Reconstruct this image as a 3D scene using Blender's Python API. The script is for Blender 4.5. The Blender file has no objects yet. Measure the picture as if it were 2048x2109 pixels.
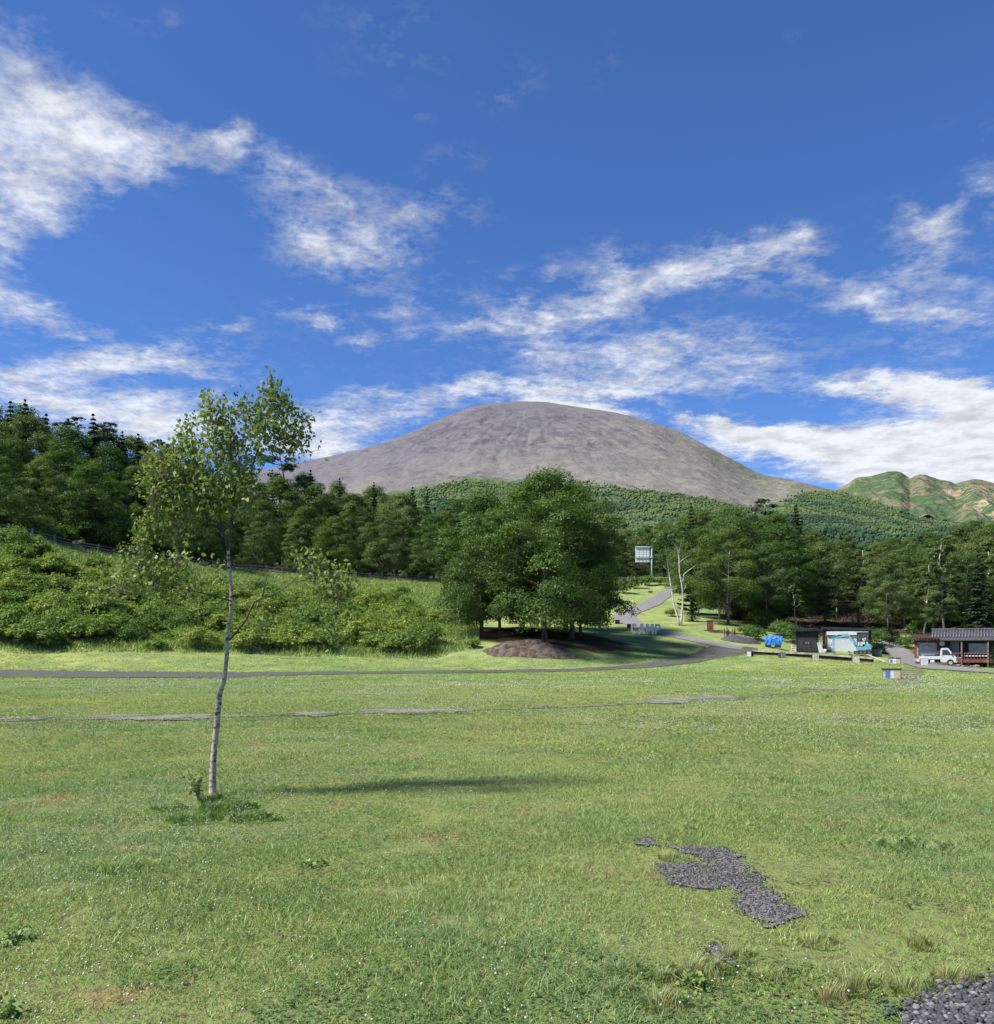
import bpy, bmesh, math, random
import numpy as np
from mathutils import Vector, Matrix
sc = bpy.context.scene
COL = sc.collection
R = math.radians
F, CX, HY, EYE = 1794.0, 1024.0, 1340.0, 1.6      # focal length, centre column and eye line of the photograph, eye height

# ------------------------------------------------------------------ camera
cam = bpy.data.cameras.new('camera')
cam.sensor_fit = 'HORIZONTAL'; cam.sensor_width = 36.0
cam.lens = 36.0 * F / 2048.0
cam.shift_y = (HY - 1054.5) / 2048.0
cam.clip_start = 0.1; cam.clip_end = 40000
camo = bpy.data.objects.new('camera', cam); COL.objects.link(camo)
camo.location = (0, 0, EYE); camo.rotation_euler = (R(90), 0, 0)
sc.camera = camo

# ------------------------------------------------------------------ light
SUN_EL, SUN_AZ = R(50), R(-108)                   # azimuth clockwise from the view direction (+Y)
sd = Vector((math.sin(SUN_AZ) * math.cos(SUN_EL), math.cos(SUN_AZ) * math.cos(SUN_EL), math.sin(SUN_EL)))
sun = bpy.data.lights.new('sun', 'SUN'); sun.energy = 4.6; sun.angle = R(9); sun.color = (1.0, 0.95, 0.86)
suno = bpy.data.objects.new('sun', sun); COL.objects.link(suno)
suno.rotation_euler = sd.to_track_quat('Z', 'Y').to_euler()
sc.view_settings.view_transform = 'Standard'; sc.view_settings.look = 'None'
sc.view_settings.exposure = 1.0; sc.view_settings.gamma = 1.0
sc.view_settings.use_curve_mapping = False
sc.cycles.max_bounces = 6; sc.cycles.diffuse_bounces = 3; sc.cycles.glossy_bounces = 2
sc.cycles.transmission_bounces = 4; sc.cycles.transparent_max_bounces = 6; sc.cycles.volume_bounces = 0
sc.cycles.use_denoising = True

# ------------------------------------------------------------------ node helper
class NT:
    def __init__(s, tree): s.t = tree; s.n = tree.nodes; s.l = tree.links
    def new(s, kind, **kw):
        n = s.n.new(kind)
        for k, v in kw.items(): setattr(n, k, v)
        return n
    def put(s, sock, v):
        if v is None: return
        if isinstance(v, bpy.types.NodeSocket): s.l.new(v, sock)
        else: sock.default_value = v
    def m(s, op, a, b=None, c=None, clamp=False):
        n = s.new('ShaderNodeMath', operation=op, use_clamp=clamp)
        s.put(n.inputs[0], a); s.put(n.inputs[1], b); s.put(n.inputs[2], c)
        return n.outputs[0]
    def mix(s, f, a, b, mode='MIX'):
        n = s.new('ShaderNodeMix', data_type='RGBA', blend_type=mode)
        s.put(n.inputs[0], f); s.put(n.inputs[6], a); s.put(n.inputs[7], b)
        return n.outputs[2]
    def noise(s, vec, scale, detail=3, rough=.55, dist=0, col=False, lac=2.0):
        n = s.new('ShaderNodeTexNoise')
        s.put(n.inputs['Vector'], vec); s.put(n.inputs['Scale'], scale); s.put(n.inputs['Detail'], detail)
        s.put(n.inputs['Roughness'], rough); s.put(n.inputs['Distortion'], dist); s.put(n.inputs['Lacunarity'], lac)
        return n.outputs['Color' if col else 'Fac']
    def ramp(s, f, lo, hi, a=0., b=1., smooth=True):
        n = s.new('ShaderNodeMapRange', interpolation_type='SMOOTHSTEP' if smooth else 'LINEAR')
        s.put(n.inputs[0], f); s.put(n.inputs[1], lo); s.put(n.inputs[2], hi); s.put(n.inputs[3], a); s.put(n.inputs[4], b)
        return n.outputs[0]
    def comb(s, x, y, z):
        n = s.new('ShaderNodeCombineXYZ'); s.put(n.inputs[0], x); s.put(n.inputs[1], y); s.put(n.inputs[2], z); return n.outputs[0]
    def sep(s, v):
        n = s.new('ShaderNodeSeparateXYZ'); s.put(n.inputs[0], v); return n.outputs
    def vm(s, op, a, b):
        n = s.new('ShaderNodeVectorMath', operation=op); s.put(n.inputs[0], a); s.put(n.inputs[1], b); return n.outputs[0]
def c4(c): return (c[0], c[1], c[2], 1.0)

# ------------------------------------------------------------------ sky with clouds, all in directions
world = bpy.data.worlds.new('World'); sc.world = world; world.use_nodes = True
w = NT(world.node_tree); w.n.clear()
sky = w.new('ShaderNodeTexSky', sky_type='NISHITA', sun_disc=False)
sky.sun_elevation = SUN_EL; sky.sun_rotation = SUN_AZ
sky.altitude = 1400; sky.air_density = 1.0; sky.dust_density = 0.15; sky.ozone_density = 3.0
geo = w.new('ShaderNodeTexCoord')
dx, dy, dz = w.sep(geo.outputs['Generated'])
yy = w.m('MAXIMUM', dy, 0.05)
U = w.m('DIVIDE', dx, yy); V = w.m('DIVIDE', dz, yy)
# a flat cloud layer high above: noise stretches towards the horizon like real cloud sheets do
zz = w.m('ADD', w.m('MAXIMUM', dz, 0.0), 0.10)
P = w.comb(w.m('DIVIDE', dx, zz), w.m('DIVIDE', dy, zz), 0.0)
UV = w.comb(w.m('MULTIPLY_ADD', U, 1.794, 1.024), w.m('MULTIPLY_ADD', V, -1.794, 1.340), 0.0)
warp = w.vm('SUBTRACT', w.noise(P, 3.0, 7, .68, col=True), (.5, .5, .5))
wn = w.new('ShaderNodeVectorMath', operation='SCALE'); w.l.new(warp, wn.inputs[0]); wn.inputs['Scale'].default_value = 0.15
UVw = w.vm('ADD', UV, wn.outputs[0])
CL = [  # centre x, y, radius x, y (thousandths of the picture), tilt in degrees, weight
 (-20,300,250,150,12,1.15),(160,285,240,70,14,.95),(330,300,150,42,8,.95),(-60,150,230,110,38,.70),(120,215,230,70,35,.62),(270,250,160,45,30,.6),(40,380,170,70,-8,.8),(180,350,160,50,-12,.7),
 (452,285,62,36,-8,.85),(480,300,30,40,0,.5),(400,320,110,40,-8,.6),(-10,470,110,60,0,.75),(60,440,110,45,-10,.55),(10,540,90,45,-10,.75),(235,402,45,20,-12,.6),(120,470,25,14,0,.5),
 (560,330,120,40,28,.55),(640,380,150,50,28,.62),(540,390,150,30,22,.45),(690,450,170,75,15,.78),(740,520,170,60,5,.9),(640,530,110,40,0,.55),(820,430,150,60,-5,.62),(930,430,110,50,-12,.55),(930,330,80,50,-25,.45),(600,470,120,40,30,.5),
 (10,640,120,45,10,1.1),(120,650,110,26,12,.85),(185,680,90,22,10,.7),(-20,590,90,40,-10,.8),(60,760,260,45,-4,1.0),(240,740,200,38,-6,.95),(400,735,150,30,-2,.75),(480,770,110,24,4,.5),(60,830,300,60,4,1.2),(280,850,240,60,2,1.2),(350,910,220,50,0,1.3),(420,820,140,28,0,.7),
 (470,678,52,18,2,1.05),(385,675,42,13,5,.65),(640,638,80,30,5,.85),(690,655,60,18,5,.6),(745,694,58,20,0,1.1),(840,640,40,36,-25,.75),(850,688,45,14,0,.65),(905,685,22,16,0,.5),(970,683,75,22,-18,.8),(975,622,70,18,2,.6),(760,600,70,16,5,.5),(960,555,40,12,0,.35),(790,655,26,14,0,.5),
 (1250,530,80,40,-25,.85),(1400,545,170,48,-8,1.15),(1560,540,150,55,4,1.15),(1640,500,80,36,10,.95),(1690,580,70,30,20,.75),(1290,590,170,42,-16,1.1),(1180,640,180,36,-6,1.05),(1070,655,70,20,0,.7),(1130,560,75,30,-25,.75),(1060,612,40,14,0,.5),(1050,555,45,12,-12,.45),
 (1200,715,220,45,6,.75),(1330,740,240,45,2,.85),(1420,700,180,35,10,.6),(1150,790,260,35,2,.85),(1340,800,260,32,-2,.95),(1040,800,260,30,-3,.95),(900,820,260,26,2,.8),(1550,700,200,40,8,.6),(1480,760,150,35,0,.55),(1600,760,90,28,0,.35),(1150,730,110,28,0,.5),
 (700,842,220,32,2,.85),(820,860,160,24,0,.75),(690,915,170,55,0,1.5),(610,880,110,40,0,1.0),
 (1910,500,90,70,-35,.95),(1960,455,60,36,-20,.8),(1885,440,40,40,0,.6),(2030,385,60,36,-35,.9),(2050,440,30,40,0,.6),(2045,515,50,24,-8,.85),(1890,590,130,36,-5,.85),(1790,640,160,24,3,.75),(1960,655,220,30,2,.9),(1770,610,60,26,15,.5),(1900,715,120,26,0,.55),(2040,610,60,22,0,.6),
 (1800,803,200,34,0,1.4),(1960,800,220,48,2,1.6),(2060,830,180,50,0,1.4),(1560,900,190,40,4,1.4),(1720,920,280,60,2,1.6),(1900,930,260,80,0,1.6),(2060,920,200,100,0,1.5),(1700,985,260,24,0,.8),(1960,990,220,40,0,1.1),(1480,878,110,14,6,.7),
 (1215,850,110,24,8,3.2),(1160,838,60,14,6,2.0),(1395,862,26,14,0,.95),(1340,835,20,10,0,.7),(1368,846,22,8,0,.5),(1490,842,42,11,5,.6),(1460,655,120,18,0,.3),(1560,470,30,14,-20,.4),
 (1450,690,760,190,0,.24),(760,650,420,120,0,.20),(260,740,420,90,0,.22),(200,330,330,240,20,.18),(1950,560,300,220,0,.20),
 (1050,170,90,50,-25,.42),(850,110,240,80,8,.32),(780,30,160,50,0,.35),(355,45,40,34,10,.5),(250,40,110,28,5,.45),(60,60,160,60,30,.5),(870,225,40,20,0,.4),(1250,90,40,120,20,.22),(1640,90,30,18,0,.3),(2000,300,120,50,0,.28),
]
tot = None
for (x, y, rx, ry, a, wt) in CL:
    mp = w.new('ShaderNodeMapping', vector_type='TEXTURE')
    w.l.new(UVw, mp.inputs['Vector'])
    mp.inputs['Location'].default_value = (x/1000., y/1000., 0)
    mp.inputs['Rotation'].default_value = (0, 0, R(a))
    mp.inputs['Scale'].default_value = (rx/1000.*1.32, ry/1000.*1.36, 1)
    g = w.new('ShaderNodeTexGradient', gradient_type='SPHERICAL'); w.l.new(mp.outputs[0], g.inputs[0])
    v = w.m('MULTIPLY', g.outputs['Fac'], wt)
    tot = v if tot is None else w.m('ADD', tot, v)
mask = w.m('MINIMUM', w.m('POWER', w.m('MULTIPLY', tot, .80), 1.05), 1.9)
n1 = w.noise(P, 6.5, 7, .58, .2)
n2 = w.noise(P, 21.0, 7, .60, .35)
n3 = w.noise(P, 62.0, 3, .55, .3)
nn = w.m('ADD', w.m('ADD', w.m('MULTIPLY', n1, .42), w.m('MULTIPLY', n2, .42)), w.m('MULTIPLY', n3, .16))
dens = w.m('ADD', w.m('ADD', mask, w.m('MULTIPLY', w.m('MAXIMUM', w.m('SUBTRACT', mask, .85), 0.), w.ramp(dz, .36, .16, 0., 1.3))), w.m('MULTIPLY', w.m('SUBTRACT', nn, .52), 6.2))
cov = w.m('MULTIPLY', w.m('POWER', w.ramp(dens, .02, 2.0, smooth=False), .95), w.ramp(mask, .02, .80, smooth=False))
sky_c = w.mix(1.0, sky.outputs[0], (0.315, 0.462, .690, 1), 'MULTIPLY')
cloud_l = w.ramp(w.m('MULTIPLY_ADD', w.noise(P, 9.0, 6, .62), 1.7, w.m('MULTIPLY', w.m('MINIMUM', dens, 1.6), .22)), .75, 1.45, 2.6, 4.15)
cloud_c = w.mix(1.0, w.comb(cloud_l, cloud_l, cloud_l), (.965, .99, 1.04, 1), 'MULTIPLY')
allsky = w.mix(w.m('MULTIPLY', cov, .94), sky_c, cloud_c)
bg = w.new('ShaderNodeBackground'); w.l.new(allsky, bg.inputs[0]); bg.inputs[1].default_value = 0.12
wo = w.new('ShaderNodeOutputWorld'); w.l.new(bg.outputs[0], wo.inputs[0])
world.cycles.sampling_method = 'MANUAL'; world.cycles.sample_map_resolution = 512

# ------------------------------------------------------------------ tagging helpers
def tag(o, label=None, cat=None, group=None, kind=None):
    if label: o['label'] = label
    if cat: o['category'] = cat
    if group: o['group'] = group
    if kind: o['kind'] = kind
    return o
def empty(name, loc, rz=0.0, label=None, cat=None, group=None, s=1.0):
    o = bpy.data.objects.new(name, None); COL.objects.link(o)
    o.location = loc; o.rotation_euler = (0, 0, rz); o.scale = (s, s, s) if not hasattr(s, '__len__') else s
    return tag(o, label, cat, group)
def fast_mesh(name, V, faces, mat=None, attrs=None, smooth=False):
    """V (n,3); faces: list of int arrays (m,k)"""
    me = bpy.data.meshes.new(name)
    V = np.ascontiguousarray(V, dtype=np.float32)
    me.vertices.add(len(V)); me.vertices.foreach_set('co', V.ravel())
    idx = np.concatenate([f.ravel() for f in faces]).astype(np.int32)
    tot = np.concatenate([np.full(len(f), f.shape[1], np.int32) for f in faces])
    st = np.concatenate([[0], np.cumsum(tot)[:-1]]).astype(np.int32)
    me.loops.add(len(idx)); me.loops.foreach_set('vertex_index', idx)
    me.polygons.add(len(tot)); me.polygons.foreach_set('loop_start', st); me.polygons.foreach_set('loop_total', tot)
    if smooth: me.polygons.foreach_set('use_smooth', np.ones(len(tot), bool))
    if attrs:
        for k, v in attrs.items():
            a = me.attributes.new(k, 'FLOAT', 'POINT'); a.data.foreach_set('value', np.ascontiguousarray(v, dtype=np.float32))
    me.update(calc_edges=True)
    if mat: me.materials.append(mat)
    return me
def link(name, me, parent=None, loc=(0, 0, 0), rz=0):
    o = bpy.data.objects.new(name, me); COL.objects.link(o); o.location = loc; o.rotation_euler = (0, 0, rz)
    if parent: o.parent = parent
    return o
def copy_tree(o, loc, rz=0, s=(1, 1, 1), label=None, group=None):
    c = o.copy(); COL.objects.link(c); c.location = loc; c.rotation_euler = (0, 0, rz); c.scale = s
    if label: c['label'] = label
    if group: c['group'] = group
    for ch in list(o.children):
        d = ch.copy(); COL.objects.link(d); d.parent = c
        for g in list(ch.children):
            e = g.copy(); COL.objects.link(e); e.parent = d
    return c
class MB:
    """collects shapes, builds ONE mesh object"""
    def __init__(s): s.v = []; s.f = []
    def add(s, vs, fs):
        b = len(s.v); s.v += [tuple(v) for v in vs]; s.f += [tuple(i + b for i in f) for f in fs]; return s
    def box(s, x0, x1, y0, y1, z0, z1, M=None):
        vs = [(x, y, z) for z in (z0, z1) for y in (y0, y1) for x in (x0, x1)]
        if M: vs = [M @ Vector(v) for v in vs]
        return s.add(vs, [(0, 2, 3, 1), (4, 5, 7, 6), (0, 1, 5, 4), (2, 6, 7, 3), (0, 4, 6, 2), (1, 3, 7, 5)])
    def tube(s, pts, rad, n=6, cap=True):
        pts = [Vector(p) for p in pts]
        if not hasattr(rad, '__len__'): rad = [rad] * len(pts)
        ring = []; up = Vector((0.13, 0.21, 1)).normalized()
        for i, p in enumerate(pts):
            t = (pts[min(i + 1, len(pts) - 1)] - pts[max(i - 1, 0)])
            if t.length < 1e-6: t = Vector((0, 0, 1))
            t.normalize()
            a = t.cross(up)
            if a.length < .05: a = t.cross(Vector((1, 0, 0)))
            a.normalize(); b = t.cross(a)
            ring.append([p + (a * math.cos(2 * math.pi * k / n) + b * math.sin(2 * math.pi * k / n)) * rad[i] for k in range(n)])
        vs = [v for r in ring for v in r]; fs = []
        for i in range(len(pts) - 1):
            for k in range(n):
                fs.append((i * n + k, i * n + (k + 1) % n, (i + 1) * n + (k + 1) % n, (i + 1) * n + k))
        if cap: fs += [tuple(range(n - 1, -1, -1)), tuple((len(pts) - 1) * n + k for k in range(n))]
        return s.add(vs, fs)
    def prism(s, poly, y0, y1):
        """polygon in x,z extruded along y"""
        n = len(poly)
        vs = [(x, y0, z) for x, z in poly] + [(x, y1, z) for x, z in poly]
        return s.add(vs, [tuple(range(n)), tuple(range(2 * n - 1, n - 1, -1))] + [(i + n, (i + 1) % n + n, (i + 1) % n, i) for i in range(n)])
    def disc(s, cx, cz, r, y0, y1, n=20):
        return s.prism([(cx + r * math.cos(2 * math.pi * k / n), cz + r * math.sin(2 * math.pi * k / n)) for k in range(n)], y0, y1)
    def build(s, name, mat, parent=None, loc=(0, 0, 0), rz=0, smooth=False, bevel=0):
        me = bpy.data.meshes.new(name); me.from_pydata(s.v, [], s.f)
        bm = bmesh.new(); bm.from_mesh(me); bmesh.ops.recalc_face_normals(bm, faces=bm.faces)
        if bevel: bmesh.ops.bevel(bm, geom=[e for e in bm.edges], offset=bevel, segments=1, affect='EDGES', clamp_overlap=True)
        bm.to_mesh(me); bm.free()
        if smooth:
            for p in me.polygons: p.use_smooth = True
        me.materials.append(mat)
        return link(name, me, parent, loc, rz)

# ------------------------------------------------------------------ small value noise for shapes (numpy)
def _hash(ix, iy, seed):
    h = (ix.astype(np.int64) * 374761393 + iy.astype(np.int64) * 668265263 + seed * 982451653) & 0x7fffffff
    h = ((h ^ (h >> 13)) * 1274126177) & 0x7fffffff
    return ((h ^ (h >> 16)) & 0xffff) / 65535.0
def vnoise(x, y, seed=0):
    ix = np.floor(x); iy = np.floor(y); fx = x - ix; fy = y - iy
    fx = fx * fx * (3 - 2 * fx); fy = fy * fy * (3 - 2 * fy)
    a = _hash(ix, iy, seed); b = _hash(ix + 1, iy, seed); c = _hash(ix, iy + 1, seed); d = _hash(ix + 1, iy + 1, seed)
    return (a * (1 - fx) + b * fx) * (1 - fy) + (c * (1 - fx) + d * fx) * fy
def fbm(x, y, seed=0, oct=4, gain=.5):
    t = 0; amp = 1; s = 0
    for k in range(oct):
        t = t + amp * vnoise(x * 2 ** k + 13.7 * k, y * 2 ** k - 7.1 * k, seed + k); s += amp; amp *= gain
    return t / s

# ------------------------------------------------------------------ the lie of the land: heights read off the photograph at known distances
CP = []
def cp(px, py, D): CP.append(((px - CX) / F * D, D, EYE + (HY - py) / F * D))
def cx(X, Y, Z): CP.append((X, Y, Z))
for X in (-60, -30, -12, 0, 12, 30, 60):
    for Y in (-20, 0, 12, 28): cx(X, Y, 0)
for X in (-35, -18, 0, 18, 38): cx(X, 46, 0); cx(X * 1.15, 60, 0.02)
for a in [(-200,1345,70),(0,1345,72),(300,1346,74),(600,1350,77),(900,1357,79),
          (0,1225,84),(300,1245,92),(600,1262,104),(850,1270,112),
          (-150,1085,90),(0,1105,95),(160,1138,105),(400,1168,120),(600,1186,135),(870,1200,160),
          (998,1316,88),(1076,1297,95),(1125,1328,84),(1200,1350,82),(1020,1350,80),
          (1330,1350,86),(1330,1307,105),(1300,1290,112),(1270,1280,118),(1330,1240,145),(1375,1222,170),(1343,1200,190),(1200,1205,190),
          (1250,1378,74),(1402,1287,112),(1482,1288,112),(1500,1312,103),(1576,1330,100),(1600,1295,115),
          (1450,1352,90),(1545,1351,86),(1680,1359,83),(1763,1364,81),(1740,1347,98),(1640,1343,100),
          (1850,1340,105),(1885,1366,88),(1930,1372,90),(2048,1383,82),(2040,1371,97),(1828,1367,78),
          (1700,1290,125),(1800,1300,120),(1950,1305,118),(2100,1310,118),(1550,1240,150),(1800,1240,150),(2048,1240,150)]: cp(*a)
for a in [(-150,60,2),(-150,110,15),(-300,100,18),(-300,300,38),(300,100,2),(300,300,30),(-100,-20,0),(100,-20,0),(120,50,-1),(-70,132,18),(-30,180,18),(0,220,19),
          (-100,160,24),(0,300,25),(-150,400,36),(0,400,30),(150,400,30),(100,220,18),(20,260,20),(150,220,18),(-100,260,28),(-50,330,28),(-60,220,22),(-30,155,15.5),(-45,150,16.5)]: cx(*a)
CPa = np.array(CP)
def _tps(r2): return np.where(r2 > 1e-9, 0.5 * r2 * np.log(np.maximum(r2, 1e-9)), 0.0)
_X = CPa[:, :2] / 100.0
_n = len(_X)
_K = _tps(((_X[:, None] - _X[None]) ** 2).sum(-1)) + np.eye(_n) * 2e-5
_P = np.c_[np.ones(_n), _X]
_A = np.block([[_K, _P], [_P.T, np.zeros((3, 3))]])
_W = np.linalg.solve(_A, np.r_[CPa[:, 2], 0, 0, 0])
LX0, LX1, LY0, LY1 = -330, 330, -30, 430
_gx, _gy = np.meshgrid(np.arange(LX0, LX1 + 1), np.arange(LY0, LY1 + 1))
_q = np.c_[_gx.ravel(), _gy.ravel()] / 100.0
_z = _W[_n] + _q @ _W[_n + 1:]
for _i in range(_n): _z += _W[_i] * _tps(((_q - _X[_i]) ** 2).sum(1))
LAT = _z.reshape(_gx.shape)
_und = (fbm(_gx / 9.0, _gy / 9.0, 5, 3) - .5) * np.clip(_gy / 60.0, .25, 1.6) * .28
LAT = LAT + _und * np.clip((_gy - 2) / 10.0, 0, 1)
def H(x, y):
    x = np.clip(np.asarray(x, float), LX0, LX1 - 1.001) - LX0; y = np.clip(np.asarray(y, float), LY0, LY1 - 1.001) - LY0
    ix = x.astype(int); iy = y.astype(int); fx = x - ix; fy = y - iy
    return (LAT[iy, ix] * (1 - fx) + LAT[iy, ix + 1] * fx) * (1 - fy) + (LAT[iy + 1, ix] * (1 - fx) + LAT[iy + 1, ix + 1] * fx) * fy
_Ds = np.concatenate([np.arange(2.5, 12, .02), np.arange(12, 60, .1), np.arange(60, 320, .25)])
def hit(px, py):
    """first ground point seen at a pixel of the photograph"""
    u = (px - CX) / F; v = (HY - py) / F
    g = H(u * _Ds, _Ds) - (EYE + v * _Ds)
    k = np.argmax(g >= 0)
    if g[k] < 0: k = len(_Ds) - 1
    D = _Ds[k]
    if k > 0 and g[k] > 0: D = _Ds[k - 1] + (_Ds[k] - _Ds[k - 1]) * (-g[k - 1]) / (g[k] - g[k - 1])
    return (u * D, D, float(H(u * D, D)))
def on(px, D):
    x = (px - CX) / F * D
    return (x, D, float(H(x, D)))
def face(x, y): return -math.atan2(x, y)

# ------------------------------------------------------------------ materials
MATS = {}
def pmat(name, col, rough=.6, metal=0., var=.15, scale=6., bump=0., spec=.3, coords='Object', stretch=None, col2=None, bscale=None):
    if name in MATS: return MATS[name]
    m = bpy.data.materials.new(name); m.use_nodes = True; t = NT(m.node_tree); b = t.n['Principled BSDF']
    tc = t.new('ShaderNodeTexCoord'); v = tc.outputs[coords]
    if stretch:
        mp = t.new('ShaderNodeMapping'); t.l.new(v, mp.inputs[0]); mp.inputs['Scale'].default_value = stretch; v = mp.outputs[0]
    n = t.noise(v, scale, 5, .6)
    lo = tuple(c * (1 - var * 1.6) for c in col); hi = tuple(min(1, c * (1 + var)) for c in (col2 or col))
    t.l.new(t.mix(t.ramp(n, .3, .7), c4(lo), c4(hi)), b.inputs['Base Color'])
    b.inputs['Roughness'].default_value = rough; b.inputs['Metallic'].default_value = metal
    b.inputs['Specular IOR Level'].default_value = spec
    if bump:
        bn = t.new('ShaderNodeBump'); bn.inputs['Strength'].default_value = 1; bn.inputs['Distance'].default_value = bump
        t.l.new(t.noise(v, bscale or scale * 4, 5, .65), bn.inputs['Height']); t.l.new(bn.outputs[0], b.inputs['Normal'])
    MATS[name] = m; return m
def leafmat(name, dark, light, trans=.35, nscale=.35, hue=.12):
    m = bpy.data.materials.new(name); m.use_nodes = True; t = NT(m.node_tree); t.n.clear()
    tc = t.new('ShaderNodeTexCoord'); at = t.new('ShaderNodeAttribute', attribute_name='rnd'); oi = t.new('ShaderNodeObjectInfo')
    n = t.noise(tc.outputs['Object'], nscale, 3)
    f = t.m('ADD', t.m('MULTIPLY', at.outputs['Fac'], .55), t.m('MULTIPLY', t.ramp(n, .3, .7), .45))
    c = t.mix(f, c4(dark), c4(light))
    hs = t.new('ShaderNodeHueSaturation')
    t.l.new(t.m('MULTIPLY_ADD', oi.outputs['Random'], hue * .35, .5 - hue * .175), hs.inputs['Hue'])
    t.l.new(t.m('MULTIPLY_ADD', oi.outputs['Random'], -.3, 1.15), hs.inputs['Value'])
    hs.inputs['Saturation'].default_value = 1.0; t.l.new(c, hs.inputs['Color'])
    d = t.new('ShaderNodeBsdfDiffuse'); t.l.new(hs.outputs[0], d.inputs[0])
    tr = t.new('ShaderNodeBsdfTranslucent'); t.l.new(t.mix(1., hs.outputs[0], (1.0, 1.15, .45, 1), 'MULTIPLY'), tr.inputs[0])
    gl = t.new('ShaderNodeBsdfGlossy'); gl.inputs['Roughness'].default_value = .45; gl.inputs[0].default_value = (1, 1, 1, 1)
    m1 = t.new('ShaderNodeMixShader'); m1.inputs[0].default_value = trans; t.l.new(d.outputs[0], m1.inputs[1]); t.l.new(tr.outputs[0], m1.inputs[2])
    m2 = t.new('ShaderNodeMixShader'); m2.inputs[0].default_value = .012; t.l.new(m1.outputs[0], m2.inputs[1]); t.l.new(gl.outputs[0], m2.inputs[2])
    o = t.new('ShaderNodeOutputMaterial'); t.l.new(m2.outputs[0], o.inputs[0])
    return m
def grass_colour(t, pos):
    """natural patchiness of the lawn: fresh green, yellowish, bluish and dry straw patches"""
    big = t.noise(pos, .045, 4, .6); mid = t.noise(pos, .35, 4, .6); fine = t.noise(pos, 2.2, 4, .65); dry = t.noise(pos, .9, 4, .7)
    c = t.mix(t.ramp(big, .38, .62), (.178, .240, .090, 1), (.244, .284, .104, 1))
    c = t.mix(t.ramp(mid, .42, .66, 0, .7), c, (.146, .220, .104, 1))
    c = t.mix(t.ramp(fine, .5, .75, 0, .5), c, (.295, .330, .120, 1))
    c = t.mix(t.ramp(dry, .57, .68, 0, .75), c, (.270, .215, .120, 1))
    tiny = t.noise(pos, 7.5, 4, .7)
    c = t.mix(t.ramp(tiny, .60, .74, 0, .45), c, (.150, .125, .070, 1))
    c = t.mix(t.ramp(t.noise(pos, .55, 5, .7), .63, .72, 0, .6), c, (.300, .300, .075, 1))
    return c
def grassmat(name, ground=False):
    m = bpy.data.materials.new(name); m.use_nodes = True; t = NT(m.node_tree); t.n.clear()
    g = t.new('ShaderNodeNewGeometry'); pos = g.outputs['Position']
    c = grass_colour(t, pos)
    o = t.new('ShaderNodeOutputMaterial')
    if ground:
        x, y, z = t.sep(pos)
        at = t.new('ShaderNodeAttribute', attribute_name='soil')
        soil = t.mix(t.noise(pos, .8, 5, .7), (.035, .028, .020, 1), (.110, .082, .055, 1))
        c = t.mix(t.m('MULTIPLY', t.ramp(t.m('ADD', at.outputs['Fac'], t.m('MULTIPLY', t.m('SUBTRACT', t.noise(pos, .5, 4, .7), .5), .9)), .35, .75), 1.), c, soil)
        far = t.ramp(y, 22., 50.)
        near = t.mix(1., c, (.80, .76, .68, 1), 'MULTIPLY')           # thatch between the blades
        streak = t.noise(t.vm('MULTIPLY', pos, (.55, .22, 1.)), 1.0, 5, .75)
        c2 = t.mix(t.ramp(streak, .35, .7), t.mix(1., c, (.82, .84, .80, 1), 'MULTIPLY'), t.mix(1., c, (1.25, 1.20, 1.10, 1), 'MULTIPLY'))
        dots = t.ramp(t.noise(pos, 6.0, 2, .5), .66, .74)
        pat = t.ramp(t.noise(pos, .12, 3, .6), .45, .6)
        c2 = t.mix(t.m('MULTIPLY', t.m('MULTIPLY', dots, pat), .25), c2, (.45, .48, .34, 1))
        near = t.mix(t.ramp(t.noise(pos, 14., 4, .7), .48, .66), near, (.120, .092, .058, 1))
        c = t.mix(far, near, c2)
        b = t.new('ShaderNodeBsdfDiffuse'); t.l.new(c, b.inputs[0])
        bp = t.new('ShaderNodeBump'); bp.inputs['Strength'].default_value = .7; bp.inputs['Distance'].default_value = .12
        t.l.new(t.noise(pos, 2.5, 6, .75), bp.inputs['Height']); t.l.new(bp.outputs[0], b.inputs['Normal'])
        t.l.new(b.outputs[0], o.inputs[0])
    else:
        at = t.new('ShaderNodeAttribute', attribute_name='rnd')
        c = t.mix(at.outputs['Fac'], t.mix(1., c, (.85, 1.0, .85, 1), 'MULTIPLY'), t.mix(1., c, (1.75, 1.65, 1.5, 1), 'MULTIPLY'))
        straw = t.new('ShaderNodeAttribute', attribute_name='straw')
        c = t.mix(straw.outputs['Fac'], c, (.34, .27, .13, 1))
        d = t.new('ShaderNodeBsdfDiffuse'); t.l.new(c, d.inputs[0])
        tr = t.new('ShaderNodeBsdfTranslucent'); t.l.new(t.mix(1., c, (1.0, 1.08, .55, 1), 'MULTIPLY'), tr.inputs[0])
        m1 = t.new('ShaderNodeMixShader'); m1.inputs[0].default_value = .35; t.l.new(d.outputs[0], m1.inputs[1]); t.l.new(tr.outputs[0], m1.inputs[2])
        gl = t.new('ShaderNodeBsdfGlossy'); gl.inputs['Roughness'].default_value = .4
        m2 = t.new('ShaderNodeMixShader'); m2.inputs[0].default_value = .015; t.l.new(m1.outputs[0], m2.inputs[1]); t.l.new(gl.outputs[0], m2.inputs[2])
        t.l.new(m2.outputs[0], o.inputs[0])
    return m
M_ground = grassmat('lawn_ground', True); M_blade = grassmat('grass_blades')
M_leafA = leafmat('leaf_broad', (.030, .064, .016), (.112, .180, .036))
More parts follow.
